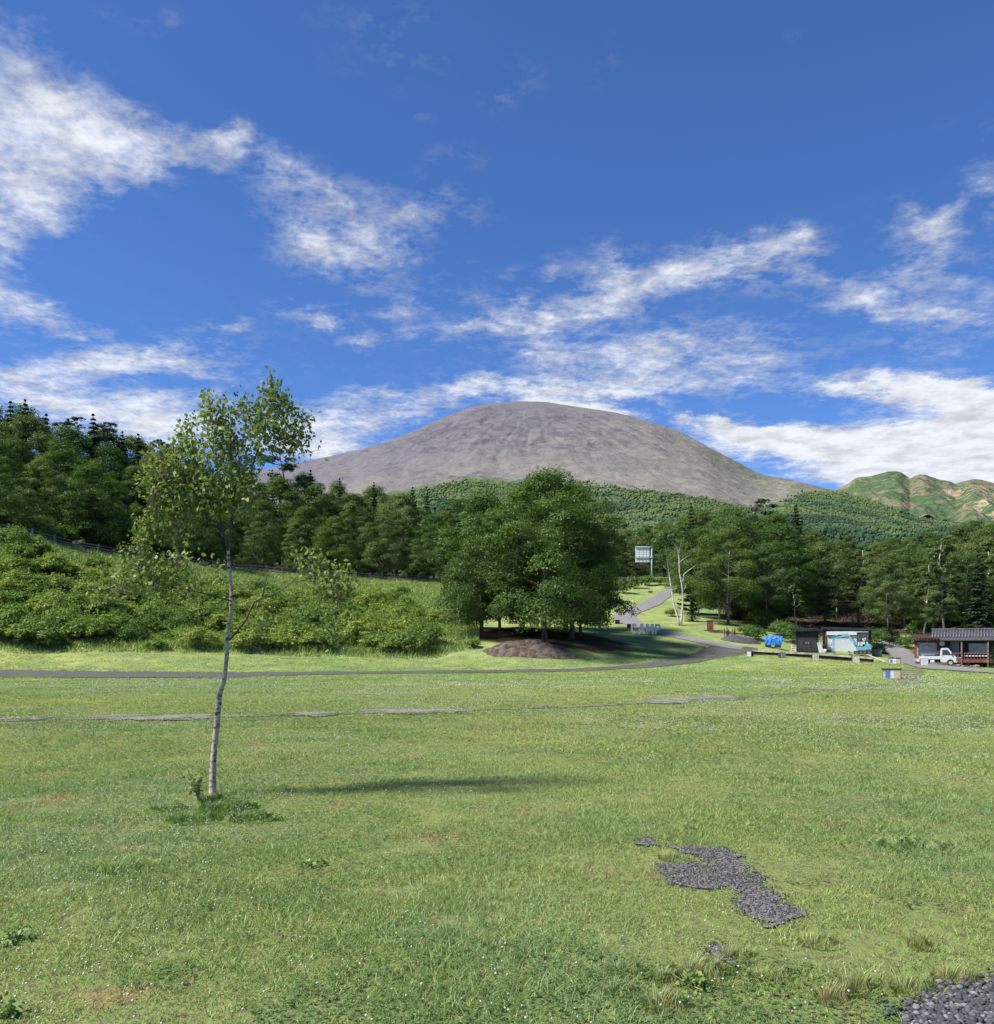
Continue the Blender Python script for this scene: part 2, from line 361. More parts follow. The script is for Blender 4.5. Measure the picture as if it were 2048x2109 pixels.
M_leafB = leafmat('leaf_broad_pale', (.044, .080, .028), (.145, .200, .055))
M_leafC = leafmat('needles', (.020, .038, .018), (.060, .090, .038), .15)
M_leafD = leafmat('bush_leaf', (.095, .155, .034), (.270, .355, .085), .35, .6)
M_leafE = leafmat('birch_leaf', (.080, .115, .036), (.270, .320, .105), .35, .9, .0)
M_bark = pmat('bark', (.085, .070, .055), .9, var=.4, scale=3, bump=.03, stretch=(1, 1, .25))
M_barkgrey = pmat('bark_grey', (.20, .175, .15), .9, var=.35, scale=4, bump=.02, stretch=(1, 1, .3))
M_black = pmat('black_paint', (.018, .018, .020), .5); M_wood = pmat('old_wood', (.23, .17, .11), .8, var=.3, scale=3, stretch=(1, 1, .2))
M_white = pmat('white_paint', (.56, .56, .56), .45, var=.05); M_glass = pmat('dark_glass', (.02, .025, .03), .08, spec=.8, var=.1)
M_steel = pmat('galvanised_steel', (.42, .45, .46), .45, .4, var=.1); M_rubber = pmat('rubber', (.025, .025, .025), .85)
M_redbrown = pmat('red_brown_wood', (.16, .055, .038), .7, var=.3, scale=3); M_stone = pmat('stone', (.22, .20, .18), .9, var=.35, scale=4, bump=.03)
M_turq = pmat('turquoise_paint', (.085, .33, .42), .4, var=.12, scale=2)
M_darkwood = pmat('charred_boards', (.030, .030, .034), .85, var=.4, scale=2, stretch=(6, 6, .4))
# ------------------------------------------------------------------ ground sheet
rng = np.random.default_rng(7)
_ys = np.concatenate([np.arange(-20, 130, 1.0), np.arange(130, 220, 2.0), np.arange(220, 421, 6.0)])
_us = np.linspace(-1, 1, 301)
_YY, _UU = np.meshgrid(_ys, _us, indexing='ij')
_XX = _UU * (26 + .78 * np.maximum(_YY, 0))
_ZZ = H(_XX, _YY)
def grid_faces(nr, nc):
    i = np.arange(nr - 1)[:, None] * nc + np.arange(nc - 1)[None]
    return np.stack([i, i + 1, i + nc + 1, i + nc], -1).reshape(-1, 4)
def blobf(x, y, cx_, cy_, rx, ry): return np.clip(1.5 - ((x - cx_) / rx) ** 2 - ((y - cy_) / ry) ** 2, 0, 1)
def soil_f(x, y):
    s = blobf(x, y, 5.5, 93, 9, 9.5) * 1.0
    s = np.maximum(s, np.clip((y - 112) / 8, 0, 1) * np.clip((x - (28 + (y - 112) * .1)) / 8, 0, 1))
    s = np.maximum(s, np.clip((y - 130 - (x + 60) * .42) / 8, 0, 1) * np.clip((-x - 2) / 6, 0, 1))
    s = np.maximum(s, np.clip((y - 196) / 6, 0, 1))
    s = np.maximum(s, blobf(x, y, 27.8, 106.5, 2.2, 1.6) * .9)
    s = np.maximum(s, .72 * blobf(x, y, 52, 99, 10, 8))
    return s
me = fast_mesh('ground', np.c_[_XX.ravel(), _YY.ravel(), _ZZ.ravel()], [grid_faces(*_XX.shape)], M_ground,
               {'soil': soil_f(_XX, _YY).ravel()}, True)
tag(link('ground', me), kind='structure')

# ------------------------------------------------------------------ paths, beds of gravel
def ribbon(name, pts, wid, mat, nseg=160, ncr=6, rag=.18, lift=.03, seed=1):
    """pts: ground points; wid: widths along it"""
    P = np.array(pts)[:, :2]; L = np.r_[0, np.cumsum(np.hypot(*np.diff(P, axis=0).T))]
    s = np.linspace(0, L[-1], nseg); x = np.interp(s, L, P[:, 0]); y = np.interp(s, L, P[:, 1]); wd = np.interp(s, L, wid)
    for _ in range(4):
        x[1:-1] = (x[:-2] + 2 * x[1:-1] + x[2:]) / 4; y[1:-1] = (y[:-2] + 2 * y[1:-1] + y[2:]) / 4
    tx = np.gradient(x); ty = np.gradient(y); l = np.hypot(tx, ty); nx = -ty / l; ny = tx / l
    V = []
    for j in range(ncr + 1):
        f = j / ncr - .5
        ed = 1 + (rag * 2 * (fbm(s * 2.2, s * 0 + (seed if j == 0 else seed + 9), seed + j // ncr * 3, 4, .7) - .5) * 2 if j in (0, ncr) else 0)
        V.append(np.c_[x + nx * f * wd * ed, y + ny * f * wd * ed])
    V = np.stack(V, 1); Z = H(V[..., 0], V[..., 1]) + lift
    me = fast_mesh(name, np.c_[V[..., 0].ravel(), V[..., 1].ravel(), Z.ravel()], [grid_faces(nseg, ncr + 1)], mat, None, True)
    return tag(link(name, me), kind='structure')
def between(name, up, lo, mat, n=520, ncr=7, rag=.12, lift=.04, seed=3):
    """sheet between two edges traced as ground points"""
    def res(e):
        P = np.array([hit(*q)[:2] for q in e]); L = np.r_[0, np.cumsum(np.hypot(*np.diff(P, axis=0).T))]
        s = np.linspace(0, L[-1], n); return np.interp(s, L, P[:, 0]), np.interp(s, L, P[:, 1])
    ax, ay = res(up); bx_, by_ = res(lo); s = np.arange(n) * 1.7
    w = np.hypot(ax - bx_, ay - by_)
    V = []
    for j in range(ncr + 1):
        f = j / ncr
        if j == 0: f = rag * (fbm(s, s * 0, seed, 4, .7) - .5) * 4
        if j == ncr: f = 1 + rag * (fbm(s, s * 0, seed + 5, 4, .7) - .5) * 4
        V.append(np.c_[ax + (bx_ - ax) * f, ay + (by_ - ay) * f])
    V = np.stack(V, 1); Z = H(V[..., 0], V[..., 1]) + lift
    me = fast_mesh(name, np.c_[V[..., 0].ravel(), V[..., 1].ravel(), Z.ravel()], [grid_faces(n, ncr + 1)], mat, None, True)
    return tag(link(name, me), kind='structure')
def gravelmat(name, a, b, sc_=9., bump=.05, grass=0.):
    m = bpy.data.materials.new(name); m.use_nodes = True; t = NT(m.node_tree); p = t.n['Principled BSDF']
    pos = t.new('ShaderNodeNewGeometry').outputs['Position']
    vo = t.new('ShaderNodeTexVoronoi'); vo.inputs['Scale'].default_value = sc_; t.l.new(pos, vo.inputs['Vector'])
    f = t.m('MULTIPLY_ADD', t.noise(pos, 1.2, 5, .7), .6, t.m('MULTIPLY', t.sep(vo.outputs['Color'])[0], .5))
    c = t.mix(f, c4(a), c4(b))
    if grass: c = t.mix(t.ramp(t.noise(pos, .9, 6, .75), .62 - grass * .2, .70 - grass * .2), c, (.085, .115, .038, 1))
    t.l.new(c, p.inputs['Base Color']); p.inputs['Roughness'].default_value = .95; p.inputs['Specular IOR Level'].default_value = .15
    bn = t.new('ShaderNodeBump'); bn.inputs['Distance'].default_value = bump; t.l.new(vo.outputs['Distance'], bn.inputs['Height']); t.l.new(bn.outputs[0], p.inputs['Normal'])
    return m
M_gravel = gravelmat('dark_gravel', (.035, .035, .040), (.13, .125, .125), 9, .06, .55)
M_gravel2 = gravelmat('pale_gravel', (.10, .092, .080), (.255, .24, .215), 14, .03, .62)
M_bed = gravelmat('fine_gravel', (.085, .080, .072), (.20, .19, .175), 75, .008, .15)
M_asph = gravelmat('old_asphalt', (.12, .12, .125), (.22, .215, .21), 20, .008, .12)
between('gravel_road', [(-160,1379),(0,1381),(200,1383),(450,1385.5),(620,1385),(800,1383),(1000,1381),(1180,1378),(1260,1373),(1330,1366),(1385,1357),(1420,1349),(1440,1342),(1450,1333)],
        [(-160,1394),(0,1395.5),(200,1397),(450,1397.5),(620,1391),(800,1388),(1000,1386),(1180,1383),(1280,1378),(1370,1373),(1440,1365),(1485,1355),(1520,1349),(1546,1349)], M_gravel, rag=.07)
between('gravel_junction', [(1452,1336),(1475,1329),(1500,1329),(1530,1332),(1560,1335)], [(1480,1350),(1500,1348),(1520,1347),(1540,1346),(1562,1343)], M_gravel, n=40, lift=.06, rag=.05)
pp = [(1530,1335),(1490,1330),(1450,1323),(1405,1313),(1362,1303),(1325,1293),(1300,1283),(1288,1275),(1287,1268),(1297,1262),(1318,1254),(1342,1244),(1358,1233),(1372,1222),(1380,1216)]
ribbon('asphalt_path', [hit(*p) for p in pp], [2.6, 2.2, 2.0, 2.0, 2.2, 2.6, 3.0, 3.2, 3.2, 3.0, 3.0, 3.0, 3.0, 3.0, 3.0], M_asph, rag=.04, lift=.07)
ribbon('side_path', [hit(*p) for p in [(1822,1322),(1838,1334),(1852,1344),(1868,1354),(1885,1362),(1905,1370),(1945,1378),(2000,1383),(2090,1389)]],
       [2.2, 2.6, 3.0, 3.6, 4.2, 4.4, 3.2, 2.4, 2.4], M_asph, rag=.05, lift=.07)
def sheet(name, poly, mat, rag=.06, lift=.02, seed=1, ground=False):
    P = np.array([hit(*q)[:2] for q in poly]) if not ground else np.array(poly, float)
    out = []
    for i in range(len(P)):
        a, b = P[i], P[(i + 1) % len(P)]; L = np.hypot(*(b - a)); k = max(2, int(L / .08) if L < 4 else int(L / .25))
        for j in range(k): out.append(a + (b - a) * j / k)
    out = np.array(out); s = np.arange(len(out)) * .5; c = out.mean(0)
    out[:, 0] += (fbm(s, s * 0, seed, 4, .7) - .5) * rag * 4; out[:, 1] += (fbm(s, s * 0, seed + 3, 4, .7) - .5) * rag * 4
    bm = bmesh.new(); vs = [bm.verts.new((p[0], p[1], 0)) for p in out]
    es = [bm.edges.new((vs[i], vs[(i + 1) % len(vs)])) for i in range(len(vs))]
    bmesh.ops.triangle_fill(bm, edges=es, use_beauty=True)
    for v in bm.verts: v.co.z = float(H(v.co.x, v.co.y)) + lift
    me = bpy.data.meshes.new(name); bm.to_mesh(me); bm.free(); me.materials.append(mat)
    for p in me.polygons:
        if p.normal.z < 0: p.flip()
    return tag(link(name, me), kind='structure'), out
def oval(x0, y0, x1, y1, n=14):
    return [((x0 + x1) / 2 + (x1 - x0) / 2 * math.copysign(abs(math.cos(a)) ** .7, math.cos(a)), (y0 + y1) / 2 + (y1 - y0) / 2 * math.sin(a)) for a in [2 * math.pi * k / n for k in range(n)]]
for k, b in enumerate([(-60,1476,98,1492),(200,1473,440,1485),(606,1468,688,1476),(735,1461,960,1471),(1090,1452,1150,1458),(1330,1438,1430,1452),(1420,1434,1530,1444),
                       (1556,1429,1628,1437),(1655,1417,1748,1426),(1790,1411,1850,1416),(1862,1386,1894,1403),(1866,1404,1890,1410),(1868,1370,1890,1379)]):
    sheet('worn_path', oval(*b), M_gravel2, rag=.32 if b[1] > 1405 else .4, lift=.025, seed=20 + k)
wl = [(-120,1489),(60,1484),(300,1480),(520,1476),(650,1472),(850,1466),(1010,1462),(1180,1457),(1330,1447),(1450,1440),(1560,1434),(1660,1425),(1750,1418),(1830,1410),(1868,1402),(1878,1390),(1880,1376)]
ribbon('worn_path', [hit(*p) for p in wl], [.55,.5,.6,.4,.5,.6,.35,.4,.5,.6,.5,.5,.45,.5,.8,1.1,1.3], gravelmat('worn_soil', (.10, .085, .065), (.24, .21, .17), 14, .02, .75), nseg=420, ncr=4, rag=.45, lift=.02, seed=4)
EXC = []
def z3(x, y): return (1200 + x / 2.244, 1650 + y / 2.244)
patch = [z3(*p) for p in [(450,208),(600,213),(740,248),(762,285),(735,330),(800,348),(830,368),(790,400),(880,450),(960,478),(1022,503),(1022,560),(950,582),(860,600),(820,560),(780,490),(740,430),(680,402),(560,402),(400,382),(350,342),(310,282),(400,285),(520,300),(560,270),(480,245)]]
small = [z3(*p) for p in [(210,195),(260,172),(305,182),(300,205),(230,214)]]
small2 = [z3(*p) for p in [(560,690),(640,680),(700,715),(680,760),(600,762)]]
corner = [z3(*p) for p in [(2300,780),(1903,840),(1790,872),(1660,898),(1600,940),(1500,985),(1480,1100),(2400,1250)]]
for k, pl in enumerate([patch, small, small2, corner]):
    _, o = sheet('gravel_bed', pl, M_bed, rag=.11 if k < 3 else .05, lift=.012, seed=40 + k); EXC.append(o)
def inside(poly, x, y):
    r = np.zeros(x.shape, bool); n = len(poly)
    for i in range(n):
        x0, y0 = poly[i]; x1, y1 = poly[(i + 1) % n]
        c = ((y0 > y) != (y1 > y)) & (x < (x1 - x0) * (y - y0) / (y1 - y0 + 1e-12) + x0)
        r ^= c
    return r
ICO_V, ICO_F = None, None
_b = bmesh.new(); bmesh.ops.create_icosphere(_b, subdivisions=1, radius=1)
ICO_V = np.array([v.co[:] for v in _b.verts]); ICO_F = np.array([[v.index for v in f.verts] for f in _b.faces]); _b.free()
def scatter_ico(name, P, S, mat, jit=.25, seed=0, smooth=False, attrs=True):
    """many small irregular lumps in one mesh: P (n,3), S (n,3) sizes"""
    r = np.random.default_rng(seed); n = len(P); k = len(ICO_V)
    V = ICO_V[None] * (1 + (r.random((n, k, 1)) - .5) * 2 * jit) * S[:, None, :]
    a = r.random(n) * 6.283; ca, sa = np.cos(a)[:, None], np.sin(a)[:, None]
    V = np.stack([V[..., 0] * ca - V[..., 1] * sa, V[..., 0] * sa + V[..., 1] * ca, V[..., 2]], -1) + P[:, None]
    Fs = (ICO_F[None] + (np.arange(n) * k)[:, None, None]).reshape(-1, 3)
    return fast_mesh(name, V.reshape(-1, 3), [Fs], mat, {'rnd': np.repeat(r.random(n), k)}, smooth)
def stonemat(name, a, b, rough=.75):
    m = bpy.data.materials.new(name); m.use_nodes = True; t = NT(m.node_tree); p = t.n['Principled BSDF']
    at = t.new('ShaderNodeAttribute', attribute_name='rnd'); pos = t.new('ShaderNodeNewGeometry').outputs['Position']
    f = t.m('MULTIPLY_ADD', t.m('POWER', at.outputs['Fac'], 4.5), .8, t.m('MULTIPLY', t.noise(pos, 70, 3), .2))
    t.l.new(t.mix(f, c4(a), c4(b)), p.inputs['Base Color']); p.inputs['Roughness'].default_value = rough; p.inputs['Specular IOR Level'].default_value = .3
    return m
M_stones = stonemat('basalt_stones', (.028, .029, .033), (.22, .22, .23))
def stones(name, poly, n, s0, s1, seed, layers=1):
    r = np.random.default_rng(seed); lo = poly.min(0); hi = poly.max(0)
    x = r.uniform(lo[0] - .1, hi[0] + .1, n * 3); y = r.uniform(lo[1] - .1, hi[1] + .1, n * 3)
    k = inside(poly, x + r.normal(0, .04, len(x)), y + r.normal(0, .055, len(x))); x, y = x[k][:n], y[k][:n]
    s = s0 + (s1 - s0) * r.random(len(x)) ** 3.2
    P = np.c_[x, y, H(x, y) + .012 + s * .25 + r.random(len(x)) * s * (layers - 1)]
    S = np.c_[s, s * r.uniform(.55, .95, len(x)), s * r.uniform(.35, .7, len(x))]
    me = scatter_ico(name, P, S, M_stones, .38, seed)
    return tag(link(name, me), 'loose angular dark stones lying in a bare spot of the lawn' if layers == 1 else 'coarse dark crushed stones heaped at the corner of the lawn', 'gravel', kind='stuff')
stones('gravel', EXC[0], 7000, .002, .0125, 1); stones('gravel', EXC[1], 500, .003, .011, 2); stones('gravel', EXC[2], 700, .003, .011, 3)
stones('gravel', EXC[3], 13000, .006, .022, 4, 1.6)

# ------------------------------------------------------------------ volcano and the range beside it
XS, YS = (1085 - CX) / F * 4500, 4500.
def prof(pts): a = np.array(pts, float); return lambda r: np.interp(r, a[:, 0], a[:, 1])
_k = 4500 / F
def side(pts):
    a = [(abs((x - 1085) * _k), EYE + (HY - y) * _k) for x, y in pts]; return a
PL = prof([(0, 1291)] + side([(1022,831),(985,835),(947,846),(882,874),(818,902),(753,923),(667,942),(619,952),(538,969),(430,985),(300,1003)]) + [(3000,560),(4200,120)])
PR = prof([(0, 1291)] + side([(1119,827),(1184,837),(1240,847),(1286,853),(1356,874),(1410,893),(1453,917),(1507,945),(1560,974),(1614,984),(1657,995),(1722,1010),(1830,1040)]) + [(2900,560),(4200,120)])
PF = prof([(0,1291),(220,1270),(450,1150),(700,1010),(900,915),(1166,805),(1500,655),(1800,545),(2100,452),(2500,345),(3000,228),(3500,132),(4000,52),(4170,26),(4600,6)])
def Mh(x, y):
    dx = x - XS; dy = y - YS; r = np.hypot(dx, dy) + 1e-6; w = (dx / r) ** 2
    s = np.where(dx < 0, PL(r), PR(r)); z = w * s + (1 - w) * PF(r)
    ang = np.arctan2(dx, -dy)
    g = fbm(ang * 26 + fbm(dx / 300, dy / 300, 3, 3) * 1.5, r / 900, 11, 4, .6) - .5
    up = np.clip((r - 150) / 500, 0, 1)
    z = z - np.abs(g) * 20 * up * np.clip(1.3 - r / 3500, .2, 1)
    z = z + (fbm(dx / 260, dy / 170, 21, 5, .55) - .5) * 50 * up + (fbm(dx / 60, dy / 45, 31, 3, .6) - .5) * 15 * up
    # lava lobes and the forested swell below the bare cone
    z = z + 34 * np.exp(-((x - 210) / 230) ** 2 - ((y - 3050) / 210) ** 2) + 18 * np.exp(-((x + 150) / 420) ** 2 - ((y - 2500) / 260) ** 2)
    z = z + 55 * np.exp(-((x - 1180) / 200) ** 2 - ((y - 4050) / 260) ** 2)
    return z
_SIL = np.array([(300,1003),(430,985),(538,969),(619,952),(667,942),(753,923),(818,902),(882,874),(947,846),(985,835),(1022,831),(1060,827),(1119,827),(1184,837),(1240,845),(1286,853),(1356,874),(1410,893),(1453,917),(1507,945),(1560,974),(1592,983),(1614,984),(1657,995),(1722,1010),(1765,1022),(1830,1043),(1883,1064),(1950,1076),(2100,1088),(2400,1100)])
_pc = np.linspace(250, 2450, 260); _uc = (_pc - CX) / F; _yc = np.linspace(380, 4900, 420)
_MU2, _MY2 = np.meshgrid(_uc, _yc); _e = ((Mh(_MU2 * _MY2, _MY2) - EYE) / _MY2).max(0)
_t = (HY - np.interp(_pc, _SIL[:, 0], _SIL[:, 1])) / F
_ratio = _t / _e
for _ in range(2): _ratio[1:-1] = (_ratio[:-2] + 2 * _ratio[1:-1] + _ratio[2:]) / 4
_Mh0 = Mh
def Mh(x, y):
    z = _Mh0(x, y); rt = np.interp(x / np.maximum(y, 1) * F + CX, _pc, _ratio); k = np.clip((y - 700) / 1500, 0, 1)
    return z * (1 + (rt - 1) * k)
_my = np.concatenate([np.linspace(375, 2400, 150), np.linspace(2415, 4700, 330), np.linspace(4720, 6200, 25)])
_mu = np.linspace(-.74, .80, 780)
_MY, _MU = np.meshgrid(_my, _mu, indexing='ij'); _MX = _MU * _MY
_MZ = Mh(_MX, _MY); _b2 = np.clip((_MY - 378) / 150, 0, 1); _MZ = _MZ * _b2 + (H(_MX, np.minimum(_MY, 425)) - 3) * (1 - _b2)
me = fast_mesh('mountain', np.c_[_MX.ravel(), _MY.ravel(), _MZ.ravel()], [grid_faces(*_MX.shape)], None, None, True)
def mountmat():
    m = bpy.data.materials.new('volcano_slopes'); m.use_nodes = True; t = NT(m.node_tree); p = t.n['Principled BSDF']
    pos = t.new('ShaderNodeNewGeometry').outputs['Position']; x, y, z = t.sep(pos)
    K = .001
    ps = t.vm('MULTIPLY', pos, (K, K, K))
    a = t.noise(ps, 3.2, 6, .6); b = t.noise(ps, 14., 6, .7, .6); fine = t.noise(ps, 70., 4, .75)
    # scree: violet grey on the left, sandier to the right and below
    f1 = t.ramp(t.m('ADD', t.m('ADD', t.m('MULTIPLY', x, .0006), t.m('MULTIPLY', z, -.0010)), t.m('MULTIPLY', a, 1.1)), -.65, .35)
    c = t.mix(f1, (.150, .144, .160, 1), (.208, .194, .172, 1))
    # streaks running down the slope: noise in the angle round the summit
    dx_ = t.m('SUBTRACT', x, XS); dy_ = t.m('SUBTRACT', YS, y)
    ang = t.m('ARCTAN2', dx_, dy_); rr = t.m('SQRT', t.m('ADD', t.m('MULTIPLY', dx_, dx_), t.m('MULTIPLY', dy_, dy_)))
    pol = t.comb(t.m('MULTIPLY', ang, 42.), t.m('MULTIPLY', rr, .0022), 0.)
    st = t.noise(pol, 1., 5, .7, .5)
    c = t.mix(t.ramp(st, .40, .75, 0, .32), c, t.mix(1., c, (.66, .64, .70, 1), 'MULTIPLY'))
    # dark lava rock in the middle belt
    reg = t.m('SUBTRACT', t.m('SUBTRACT', 1.15, t.m('POWER', t.m('ABSOLUTE', t.m('MULTIPLY', t.m('SUBTRACT', x, 90.), 1 / 620.)), 2.)), t.m('POWER', t.m('ABSOLUTE', t.m('MULTIPLY', t.m('SUBTRACT', z, 930.), 1 / 270.)), 2.))
    lump = t.noise(t.vm('MULTIPLY', ps, (1., .25, 1.25)), 15., 7, .72, .5)
    rock = t.m('MULTIPLY', t.ramp(lump, .44, .60), t.m('ADD', t.ramp(t.m('ADD', reg, t.m('MULTIPLY', t.m('SUBTRACT', t.noise(ps, 3., 4, .6), .5), 1.6)), .0, .7), .18), clamp=True)
    c = t.mix(t.m('MULTIPLY', rock, .52), c, (.072, .066, .082, 1))
    c = t.mix(t.ramp(fine, .5, .72, 0, .55), c, t.mix(1., c, (.6, .6, .62, 1), 'MULTIPLY'))
    # vegetation creeping up from below
    lim = t.m('ADD', t.m('MULTIPLY_ADD', t.m('ABSOLUTE', t.m('SUBTRACT', x, 300.)), .12, 490.), t.m('MULTIPLY', t.m('SUBTRACT', t.noise(ps, 5.5, 6, .7), .5), 260.))
    lim = t.m('SUBTRACT', lim, t.m('MULTIPLY', t.ramp(t.m('DIVIDE', x, y), (960 - CX) / F, (680 - CX) / F, smooth=False), 240.))
    lim = t.m('SUBTRACT', lim, t.m('MULTIPLY', t.m('MULTIPLY', t.ramp(t.m('DIVIDE', x, y), (1150 - CX) / F, (1480 - CX) / F, smooth=False), t.ramp(t.m('DIVIDE', x, y), (1700 - CX) / F, (1560 - CX) / F, smooth=False)), 110.))
    veg = t.m('SUBTRACT', lim, z)
    scrub = t.m('MULTIPLY', t.m('MULTIPLY', t.ramp(x, 620., 1150.), t.ramp(z, 990., 830.)), t.ramp(t.noise(ps, 26., 5, .75), .40, .58))
    c = t.mix(t.m('MULTIPLY', scrub, .8), c, (.105, .125, .075, 1))
    vn = t.ramp(t.noise(ps, 40, 4, .7), .35, .65)
    gr = t.mix(vn, (.060, .088, .045, 1), (.115, .150, .062, 1))
    c = t.mix(t.m('MULTIPLY', t.ramp(veg, -120., 60.), t.ramp(t.m('ADD', t.noise(ps, 30, 5, .75), t.ramp(veg, -100., 120., -.25, .3)), .42, .60)), c, gr)
    t.l.new(c, p.inputs['Base Color']); p.inputs['Roughness'].default_value = 1.; p.inputs['Specular IOR Level'].default_value = .05
    bn = t.new('ShaderNodeBump'); bn.inputs['Distance'].default_value = 10.; bn.inputs['Strength'].default_value = .8
    t.l.new(t.m('ADD', t.m('MULTIPLY', t.noise(t.vm('MULTIPLY', ps, (1., 1., 2.2)), 20., 8, .74), 1.5), t.m('MULTIPLY', st, .22)), bn.inputs['Height']); t.l.new(bn.outputs[0], p.inputs['Normal'])
    return m
me.materials.append(mountmat())
tag(link('mountain', me), kind='structure')
_kr = 7000 / F
RG = np.array([(1560,1085),(1640,1050),(1700,1020),(1722,1009),(1735,1002),(1749,995),(1760,986),(1770,982.6),(1790,981),(1808,977),(1829,971),(1845,970.5),(1856,972),(1866,979),(1876,986),(1884,981),(1894,977.5),(1905,977),(1920,982),(1937,988),(1955,993),(1969,996),(1980,993),(1991,990),(2007,986.5),(2022,988),(2048,995),(2090,1002),(2200,1010),(2400,1060)])
def Rh(x, y):
    px = x / y * F + CX
    zr = EYE + (HY - np.interp(px, RG[:, 0], RG[:, 1])) * _kr
    d = np.clip(7000 - y, 0, None)
    sp = np.abs(fbm(x / 420 + d / 2600, d / 1500, 51, 4, .55) - .5) * 2
    z = zr - d * .40 * (.80 + .42 * sp) - (fbm(x / 140, y / 200, 55, 4) - .5) * 80 * np.clip(d / 250, 0, 1)
    z = z + 70 * np.exp(-((px - 1905) / 60) ** 2) * np.clip(d / 500, 0, 1) * np.exp(-(d / 900) ** 2)
    return np.where(y > 7000, zr - (y - 7000) * .6, z)
_ry = np.concatenate([np.linspace(5250, 7000, 170), np.linspace(7030, 7600, 8)]); _ru = np.linspace(.29, .80, 330)
_RY, _RU = np.meshgrid(_ry, _ru, indexing='ij'); _RX = _RU * _RY
_RZ = Rh(_RX, _RY)
me = fast_mesh('mountain_range', np.c_[_RX.ravel(), _RY.ravel(), _RZ.ravel()], [grid_faces(*_RX.shape)], None, None, True)
def rangemat():
    m = bpy.data.materials.new('range_slopes'); m.use_nodes = True; t = NT(m.node_tree); p = t.n['Principled BSDF']
    g = t.new('ShaderNodeNewGeometry'); pos = g.outputs['Position']; x, y, z = t.sep(pos)
    ps = t.vm('MULTIPLY', pos, (.001, .001, .0016))
    n = t.noise(ps, 3.6, 5, .65, .8); f = t.noise(ps, 22, 5, .7)
    c = t.mix(t.ramp(f, .35, .65), (.055, .100, .050, 1), (.105, .155, .070, 1))
    c = t.mix(t.ramp(n, .50, .60), c, (.22, .18, .125, 1))
    sc_ = t.m('MULTIPLY', t.ramp(t.noise(t.vm('MULTIPLY', ps, (1., 1., .5)), 7.5, 6, .7, 1.6), .49, .60), t.m('MULTIPLY', t.ramp(z, 1330., 1150.), t.ramp(x, 2900., 3300.)))
    c = t.mix(t.m('MULTIPLY', sc_, .9), c, (.46, .36, .25, 1))
    c = t.mix(t.ramp(z, 880., 620.), c, (.075, .110, .062, 1))
    t.l.new(c, p.inputs['Base Color']); p.inputs['Roughness'].default_value = 1.; p.inputs['Specular IOR Level'].default_value = .05
    bn = t.new('ShaderNodeBump'); bn.inputs['Distance'].default_value = 40.; t.l.new(t.noise(ps, 18., 6, .7), bn.inputs['Height']); t.l.new(bn.outputs[0], p.inputs['Normal'])
    return m
me.materials.append(rangemat()); tag(link('mountain_range', me), kind='structure')

# far woods on the lower slopes: one mass nobody could count
def far_forest(n, seed):
    r = np.random.default_rng(seed)
    y = 640 + (3350 - 640) * r.random(n) ** .85; u = r.uniform(-.46, .68, n); x = u * y
    z = Mh(x, y)
    lim = 455 + .10 * np.abs(x - 300) + (fbm(x / 190, y / 190, 71, 5, .65) - .5) * 190
    lim = lim - np.interp(x / y * F + CX, [900, 1100, 1300, 1450, 1540, 1600, 1680, 2400], [0, 0, 45, 105, 120, 60, -40, -60])
    lim = lim - np.clip((960 - (x / y * F + CX)) / 220, 0, 1.3) * 190
    keep = (lim - z + r.normal(0, 22, n) > 0)
    keep &= ~((fbm(x / 160, y / 160, 75, 4, .6) > .60) & (r.random(n) < .85))
    return x[keep], y[keep], z[keep]
fx, fy, fz = far_forest(280000, 3)
fr = np.random.default_rng(5)
fs = (1.0 + fy / 3000. * 1.9) * fr.uniform(.6, 1.25, len(fx)) * (.75 + .8 * fbm(fx / 120, fy / 120, 92, 3)) * np.where(fr.random(len(fx)) < .04, 1.5, 1)
S = np.c_[fs, fs, fs * fr.uniform(.8, 1.35, len(fx))]
def farmat():
    m = bpy.data.materials.new('far_canopy'); m.use_nodes = True; t = NT(m.node_tree); p = t.n['Principled BSDF']
    pos = t.new('ShaderNodeNewGeometry').outputs['Position']; at = t.new('ShaderNodeAttribute', attribute_name='rnd')
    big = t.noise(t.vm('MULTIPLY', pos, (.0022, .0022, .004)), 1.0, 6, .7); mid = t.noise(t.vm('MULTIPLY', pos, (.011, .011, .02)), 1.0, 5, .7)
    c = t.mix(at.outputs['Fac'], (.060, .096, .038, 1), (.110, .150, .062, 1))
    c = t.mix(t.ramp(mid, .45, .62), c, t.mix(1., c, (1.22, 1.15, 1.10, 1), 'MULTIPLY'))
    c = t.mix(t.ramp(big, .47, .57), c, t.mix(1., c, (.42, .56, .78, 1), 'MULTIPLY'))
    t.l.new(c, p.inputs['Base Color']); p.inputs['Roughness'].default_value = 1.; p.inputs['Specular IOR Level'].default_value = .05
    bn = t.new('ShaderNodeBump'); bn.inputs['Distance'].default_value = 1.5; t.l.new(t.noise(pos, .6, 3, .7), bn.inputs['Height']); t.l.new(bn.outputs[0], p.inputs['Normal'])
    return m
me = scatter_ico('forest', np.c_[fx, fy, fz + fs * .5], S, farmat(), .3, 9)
tag(link('forest', me), 'green forest covering the lower slopes of the volcano', 'forest', kind='stuff')

